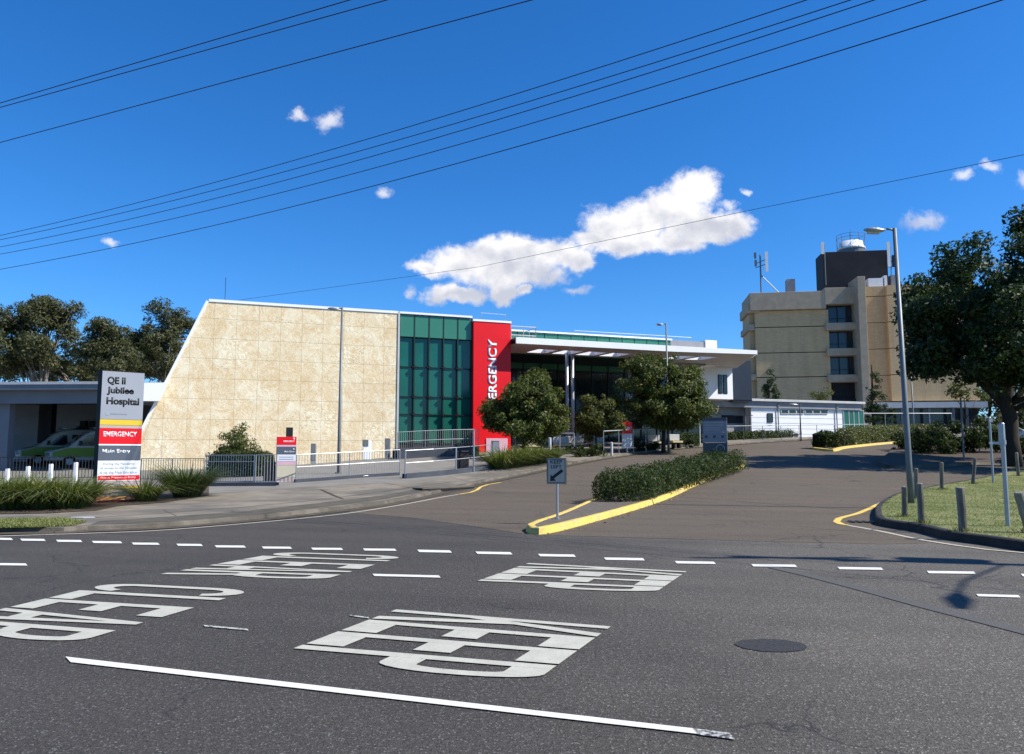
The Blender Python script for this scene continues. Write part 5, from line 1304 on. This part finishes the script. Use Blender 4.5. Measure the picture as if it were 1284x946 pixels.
tree_px('gum_tree', 172, 92, [(160,455,40,24),(200,465,40,20),(120,465,40,20),(75,462,40,22),(185,440,20,20)], 'low bushy gum tree filling the gap behind the bay roof', nclump=120, nleaf=20000, rc=1.2, L=.4, Wd=.15, lm='leaf_gum', bark='bark_pale', trunk_h=7, r0=.3, group=GG_, limbs=10, seed=15, droop=.3, shell=.5)
# conifers by the tower
tree_px('conifer', 966, 78, [(966,474,4,8),(965,485,7,9),(967,496,9,10),(972,492,5,8),(964,505,11,10)], 'narrow conifer rising behind the left end of the low roof', nclump=45, nleaf=4500, rc=.35, L=.2, Wd=.08, lm='conifer', bark='bark', trunk_h=5.5, r0=.12, limbs=6, seed=21, group='conifers by the brick tower')
tree_px('conifer', 1097, 86, [(1096,478,5,10),(1095,492,9,10),(1100,506,12,12),(1094,518,14,14),(1110,503,4,12),(1106,522,13,12)], 'taller ragged conifer right of the low white building', nclump=60, nleaf=7000, rc=.45, L=.22, Wd=.09, lm='conifer', bark='bark', trunk_h=7.5, r0=.15, limbs=6, seed=22, group='conifers by the brick tower')
tree_px('small_tree', 1030, 84, [(1030,492,11,6),(1024,497,10,5),(1038,497,9,5)], 'pale thin tree top showing above the low white roof', nclump=26, nleaf=900, rc=.4, L=.22, Wd=.08, lm='leaf_olive', bark='bark', trunk_h=4.5, r0=.08, limbs=8, seed=23)
# background trees right, closing the view below the big tree
for i, (px, Y, cy, ry, lab) in enumerate(((1245, 125, 500, 26, 'distant bushy tree right of the brick tower end'), (1300, 118, 495, 34, 'distant bushy tree behind the parked car'), (1272, 95, 522, 24, 'low spreading tree seen either side of the huge trunk'))):
    tree_px('background_tree', px, Y, [(px-12, cy, 22, ry*.8), (px+14, cy-8, 24, ry), (px, cy+18, 34, ry*.7)], lab, nclump=50, nleaf=5000, rc=1.4, L=.5, Wd=.25, lm='leaf_gum', bark='bark', trunk_h=6, r0=.3, limbs=6, seed=30+i, group='distant trees on the right')
# leafy shrub in front of the cream wall
tree_px('leafy_shrub', 297, 38, [(297,552,20,14),(285,566,18,14),(312,566,18,14),(298,575,30,14),(300,540,9,8)], 'loose leafy shrub growing against the cream wall behind the railing', cat='shrub', nclump=90, nleaf=6500, rc=.36, L=.13, Wd=.06, lm='leaf_mid', bark='bark', trunk_h=1.3, r0=.05, limbs=18, seed=41, fork=.1)

def hedge(name, line, wd, hgt, n_, L, Wd, m, label, cat='hedge', group=None, top=.25, seed=1, dz=.1, rough=.14, sides=True):
    """box of leaves following a line: leaves on top and both faces, clumpy surface"""
    r = np.random.default_rng(seed); ln2 = smooth_line(line, .4); p0 = ln2[0]; o = empty(name, (p0.x, p0.y, 0), label, cat, group)
    T = [0]; 
    for a, b in zip(ln2, ln2[1:]): T.append(T[-1]+(b-a).length)
    C = []; O = []
    s = r.uniform(0, T[-1], n_); ph = r.uniform(0, 6.28, 8)
    for si in s:
        i = min(len(T)-2, max(0, int(np.searchsorted(T, si)-1))); t = (si-T[i])/max(1e-6, T[i+1]-T[i]); p = ln2[i].lerp(ln2[i+1], t); d = (ln2[i+1]-ln2[i]).normalized(); nn = Vector((-d.y, d.x))
        bump_ = rough*(math.sin(si*2.1+ph[0])+.7*math.sin(si*4.7+ph[1])+.5*math.sin(si*9.3+ph[2]))
        end = min(1, min(si, T[-1]-si)/(wd*.45)+.25)
        W_ = wd/2*end*(1+bump_*.5); H_ = hgt*(1+bump_*.45)*(.75+.25*end)
        a = r.uniform(0, math.pi) ; rad = r.random()**.22
        cx_ = math.copysign(abs(math.cos(a))**.55, math.cos(a)); cz_ = abs(math.sin(a))**.5
        if r.random() < .45: cz_ = r.uniform(.05, cz_+.05); 
        q = p + nn*(cx_*W_*rad); z = cz_*H_*rad + r.normal(0, .03)
        C.append((q.x-p0.x, q.y-p0.y, h(q.x, q.y)+dz+max(.03, z))); O.append((nn.x*cx_, nn.y*cx_, cz_*.8))
    C = np.array(C); O = np.array(O); O += r.normal(0, .35, O.shape); O /= np.linalg.norm(O, axis=1)[:, None]
    np_quads('foliage', leaves(C, L, Wd, O), m, o)
    mb = MB()
    for j in range(int(T[-1]/.9)+1):
        si = min(T[-1]-.05, .3+j*.9); i = min(len(T)-2, max(0, int(np.searchsorted(T, si)-1))); p = ln2[i]
        for k_ in range(3): mb.tube([(p.x-p0.x, p.y-p0.y, h(p.x, p.y)+dz-.05), (p.x-p0.x+random.uniform(-.3,.3)*wd, p.y-p0.y+random.uniform(-.3,.3)*wd, h(p.x, p.y)+dz+hgt*.6)], [.02, .008], 5)
    mb.build('stems', 'bark', o)
    return o
hl = [tuple(G(x, y, .1)[:2]) for x, y in [(768,631),(800,622),(840,610),(880,598.5),(908,590.5),(917,587.5)]]
hedge('island_hedge', hl, 1.8, .95, 30000, .10, .045, 'leaf_hedge', 'dark bushy hedge growing along the yellow edged traffic island', seed=3, rough=.14)
hedge('clipped_hedge', [tuple(G(x, y)[:2]) for x, y in [(1020,562.5),(1052,563.5)]], 1.9, 1.2, 6000, .14, .08, 'leaf_hedge', 'dark square end of a clipped hedge beside the low white building', seed=4, rough=.04)
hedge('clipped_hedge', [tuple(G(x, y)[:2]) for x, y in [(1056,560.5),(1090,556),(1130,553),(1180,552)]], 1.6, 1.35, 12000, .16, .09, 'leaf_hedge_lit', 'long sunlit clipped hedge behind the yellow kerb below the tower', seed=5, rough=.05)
hedge('low_hedge', [tuple(G(x, y)[:2]) for x, y in [(905,553.5),(950,551.5),(1012,548.5)]], 1.3, .7, 7000, .16, .09, 'leaf_hedge', 'low ragged shrub row below the railing of the white building', seed=6, rough=.2)
hedge('low_hedge', [tuple(B(x, Y)[:2]) for x, Y in [(838,60),(860,61),(882,62)]], 1.2, .8, 2500, .16, .09, 'leaf_hedge', 'short shrub row left of the steel blue sign', seed=7, rough=.2)
hedge('box_hedge', [tuple(B(x, 37)[:2]) for x in (262, 300, 344)], 1.3, 1.2, 14000, .09, .05, 'leaf_hedge', 'dark dense hedge behind the silver railing under the leafy shrub', seed=8, rough=.05)
def bush(px, Y, w_, hgt, n_, label, m='leaf_hedge', L=.11, seed=1, name='round_bush', dz=.1, group=None):
    g = B(px, Y, dz); o = empty(name, g, label, 'bush', group)
    pts, oo, cc = crown_pts([(0, 0, hgt*.48, w_/2, w_/2, hgt*.5), (w_*.15, 0, hgt*.4, w_*.4, w_*.4, hgt*.4)], 30, n_, w_*.16, .7, seed); pts[:, 2] = np.maximum(pts[:, 2], .02)
    np_quads('foliage', leaves(pts, L, L*.45, oo), m, o); limb_mesh((0, 0, 0), hgt*.4, .03, [tuple(c_) for c_ in cc[:8]], fork=.1, seed=seed).build('stems', 'bark', o)
    return o
STRAP = 1
GB = 'shrubs in the shade of the huge tree'
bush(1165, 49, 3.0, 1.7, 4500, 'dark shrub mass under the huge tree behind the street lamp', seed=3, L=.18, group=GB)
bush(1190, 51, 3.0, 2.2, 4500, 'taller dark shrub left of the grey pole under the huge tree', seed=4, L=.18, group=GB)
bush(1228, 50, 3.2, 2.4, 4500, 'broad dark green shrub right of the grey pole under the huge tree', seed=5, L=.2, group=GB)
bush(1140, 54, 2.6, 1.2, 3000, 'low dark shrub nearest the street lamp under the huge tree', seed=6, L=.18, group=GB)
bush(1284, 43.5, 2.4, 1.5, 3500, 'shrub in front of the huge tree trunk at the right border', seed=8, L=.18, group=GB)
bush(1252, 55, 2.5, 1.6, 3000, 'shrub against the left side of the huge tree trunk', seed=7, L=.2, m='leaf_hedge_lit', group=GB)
for i, (px, Y, w_, hg, lab) in enumerate(((727, 46.5, 1.0, .7, 'small bush left of the smallest bushy tree'), (743, 47, 1.4, .8, 'small bush directly under the smallest bushy tree'), (800, 52, 1.6, .8, 'small bush below the hanging red sign'), (815, 53, 1.3, .7, 'small bush left of the tall thin post'), (864, 57, 1.2, .7, 'small bush just left of the steel blue sign'))):
    bush(px, Y, w_, hg, 1300, lab, seed=60+i, L=.13, group='small bushes along the driveway footpath')

def strappy(px, Y, w_, hgt, n_, label, seed=1, name='strappy_plant', group=None, wd=.03, m='blade', arch=1.15):
    g = B(px, Y, .1); o = empty(name, g, label, 'plant', group); r = np.random.default_rng(seed)
    a = r.uniform(0, 6.28, n_); q = np.sqrt(r.random(n_))*w_*.28; c_ = np.stack([q*np.cos(a), q*np.sin(a), np.zeros(n_)], 1)
    np_blades('leaf_clump', blades(c_, hgt, wd, arch, 4, seed, spread=.5), 4, m, o)
    mb = MB(); mb.tube([(0,0,-.02), (0,0,hgt*.2)], [w_*.2, w_*.08], 8); mb.build('root_base', 'soil', o)
    return o
GS = 'strappy plants in the bed by the tall totem'
labs = ['strappy green plant at the far left border of the bed', 'strappy plant under the leftmost white post', 'strappy plant left of centre in the bed', 'strappy plant in the middle of the bed row', 'strappy plant under the third white post', 'strappy plant second from the tall totem', 'strappy plant touching the left side of the tall totem']
for i, px in enumerate((-22, -2, 17, 36, 55, 75, 93)):
    strappy(px, 21.4 + (i % 2)*.35 + i*.08, 1.6, 1.1, 760, labs[i], seed=70+i, group=GS)
strappy(184, 24.6, 1.2, 1.0, 520, 'strappy clump directly right of the tall totem', seed=80, group=GS)
strappy(237, 26.4, 1.5, 1.3, 1500, 'dense upright tussock bush between the tall totem and the silver railing', seed=81, wd=.022, m='blade_dark', arch=.8, name='tussock_bush')
labs = ['tall strappy plant at the left end of the row beside the railing', 'strappy plant second in the row by the footpath', 'strappy plant third in the row by the footpath', 'strappy plant fourth in the row by the footpath', 'strappy plant at the right end of the row below the rounded tree']
for i, px in enumerate((628, 643, 658, 672, 687)):
    strappy(px, 38.5 + i*1.1, 1.9, 1.35 - .05*i, 420, labs[i], seed=90+i, group='strappy plants beside the footpath fence', wd=.045)
strappy(1278, 49, 1.6, 1.0, 200, 'bright strappy plant at the foot of the huge tree', seed=99)

# lawn grass and leaf litter
def scatter(poly, n_, seed, dz, clip=None):
    r = np.random.default_rng(seed); xs = [p[0] for p in poly]; ys = [p[1] for p in poly]; out_ = []
    x0, x1, y0, y1 = min(xs), max(xs), min(ys), max(ys)
    if clip: x0, x1, y0, y1 = max(x0, clip[0]), min(x1, clip[1]), max(y0, clip[2]), min(y1, clip[3])
    while len(out_) < n_:
        x, y = r.uniform(x0, x1), r.uniform(y0, y1)
        if inside((x, y), poly): out_.append((x, y, h(x, y)+dz))
    return np.array(out_)
lp = [tuple(p) for p in lawn_poly]
c_ = scatter(lp, 48000, 5, .16, (7, 22, 10, 36))
tag(np_blades('lawn_grass', blades(c_, .055, .012, .6, 2, 5, spread=.6), 2, 'lawn'), kind='stuff')
c_ = scatter([tuple(p) for p in vg], 9000, 6, .108, (-13, 0, 14, 22))
tag(np_blades('verge_grass', blades(c_, .07, .014, .6, 2, 6, spread=.6), 2, 'lawn'), kind='stuff')
# dry leaves gathered along kerbs and bed edges
pts = []
r = np.random.default_rng(9)
for i, p in enumerate(lk):
    if 10 < p[1] < 45:
        for _ in range(9): pts.append((p.x+r.normal(0, .12), p.y+r.normal(0, .12)-.15, 0))
for i in range(0, len(isl_line)):
    p = isl_line[i]
    if p.x > 0:
        for _ in range(3): pts.append((p.x+r.normal(.1, .12), p.y+r.normal(-.1, .12), 0))
pts = np.array([(x, y, h(x, y)+.02) for x, y, _ in pts]); up_ = np.zeros_like(pts); up_[:, 2] = 2
leafmat('litter', (.10, .06, .03), (.22, .15, .08), trans=.05)
tag(np_quads('leaf_litter', leaves(pts, .06, .035, up_), 'litter'), kind='stuff')
# seed pods and twigs: one small white rag by the bed
g = G(104, 650, .1); o = MB().prism([(-.28,-.05),(-.1,.06),(.22,.05),(.3,-.02),(.05,-.08)], 0, .03, axis='z').build('litter_scrap', 'offwhite', bevel=.01); o.location = g; tag(o, 'small scrap of white litter on the path edge below the tall totem', 'litter')

# parked car glimpsed beyond the big trunk
def car(loc, rz, label):
    o = empty('parked_car', loc, label, 'car', None, rz)
    prof = [(0,.35),(0,.72),(.25,.86),(1.1,.98),(1.75,1.42),(2.1,1.48),(3.1,1.46),(3.9,1.08),(4.3,1.02),(4.4,.8),(4.4,.35)]
    MB().prism(prof, -.88, .88).build('body', 'van_white', o, bevel=.06)
    for s in (-1, 1):
        MB().prism([(1.25,1.0),(1.8,1.36),(2.4,1.38),(2.4,1.0)], s*.88, s*.892).build('side_window', 'dark_glass', o, fix=True); MB().prism([(2.5,1.0),(2.5,1.38),(3.1,1.36),(3.6,1.02)], s*.88, s*.892).build('side_window', 'dark_glass', o, fix=True)
        MB().box(4.38,4.42,s*.6,s*.86,.72,.9).build('tail_light', 'red_lamp', o); MB().box(-.02,.05,s*.55,s*.84,.62,.76).build('headlight', 'lens', o)
        for x in (.85, 3.5):
            w_ = MB().tube([(x, s*.72, .31), (x, s*.9, .31)], .31, 18).build('wheel', 'tyre', o); MB().tube([(x, s*.9, .31), (x, s*.905, .31)], .19, 14).build('rim', 'galv', w_)
    MB().quad((1.14,-.74,1.02),(1.14,.74,1.02),(1.70,.66,1.40),(1.70,-.66,1.40)).build('windscreen', 'dark_glass', o)
    return o
g = B(1300, 62, .05); car(g, R(170), 'white car parked beyond the huge tree trunk at the right border')
for o in col.objects:
    if o.type == 'MESH' and o.name.split('.')[0] in ('cooling_tower',): o.data.shade_smooth()
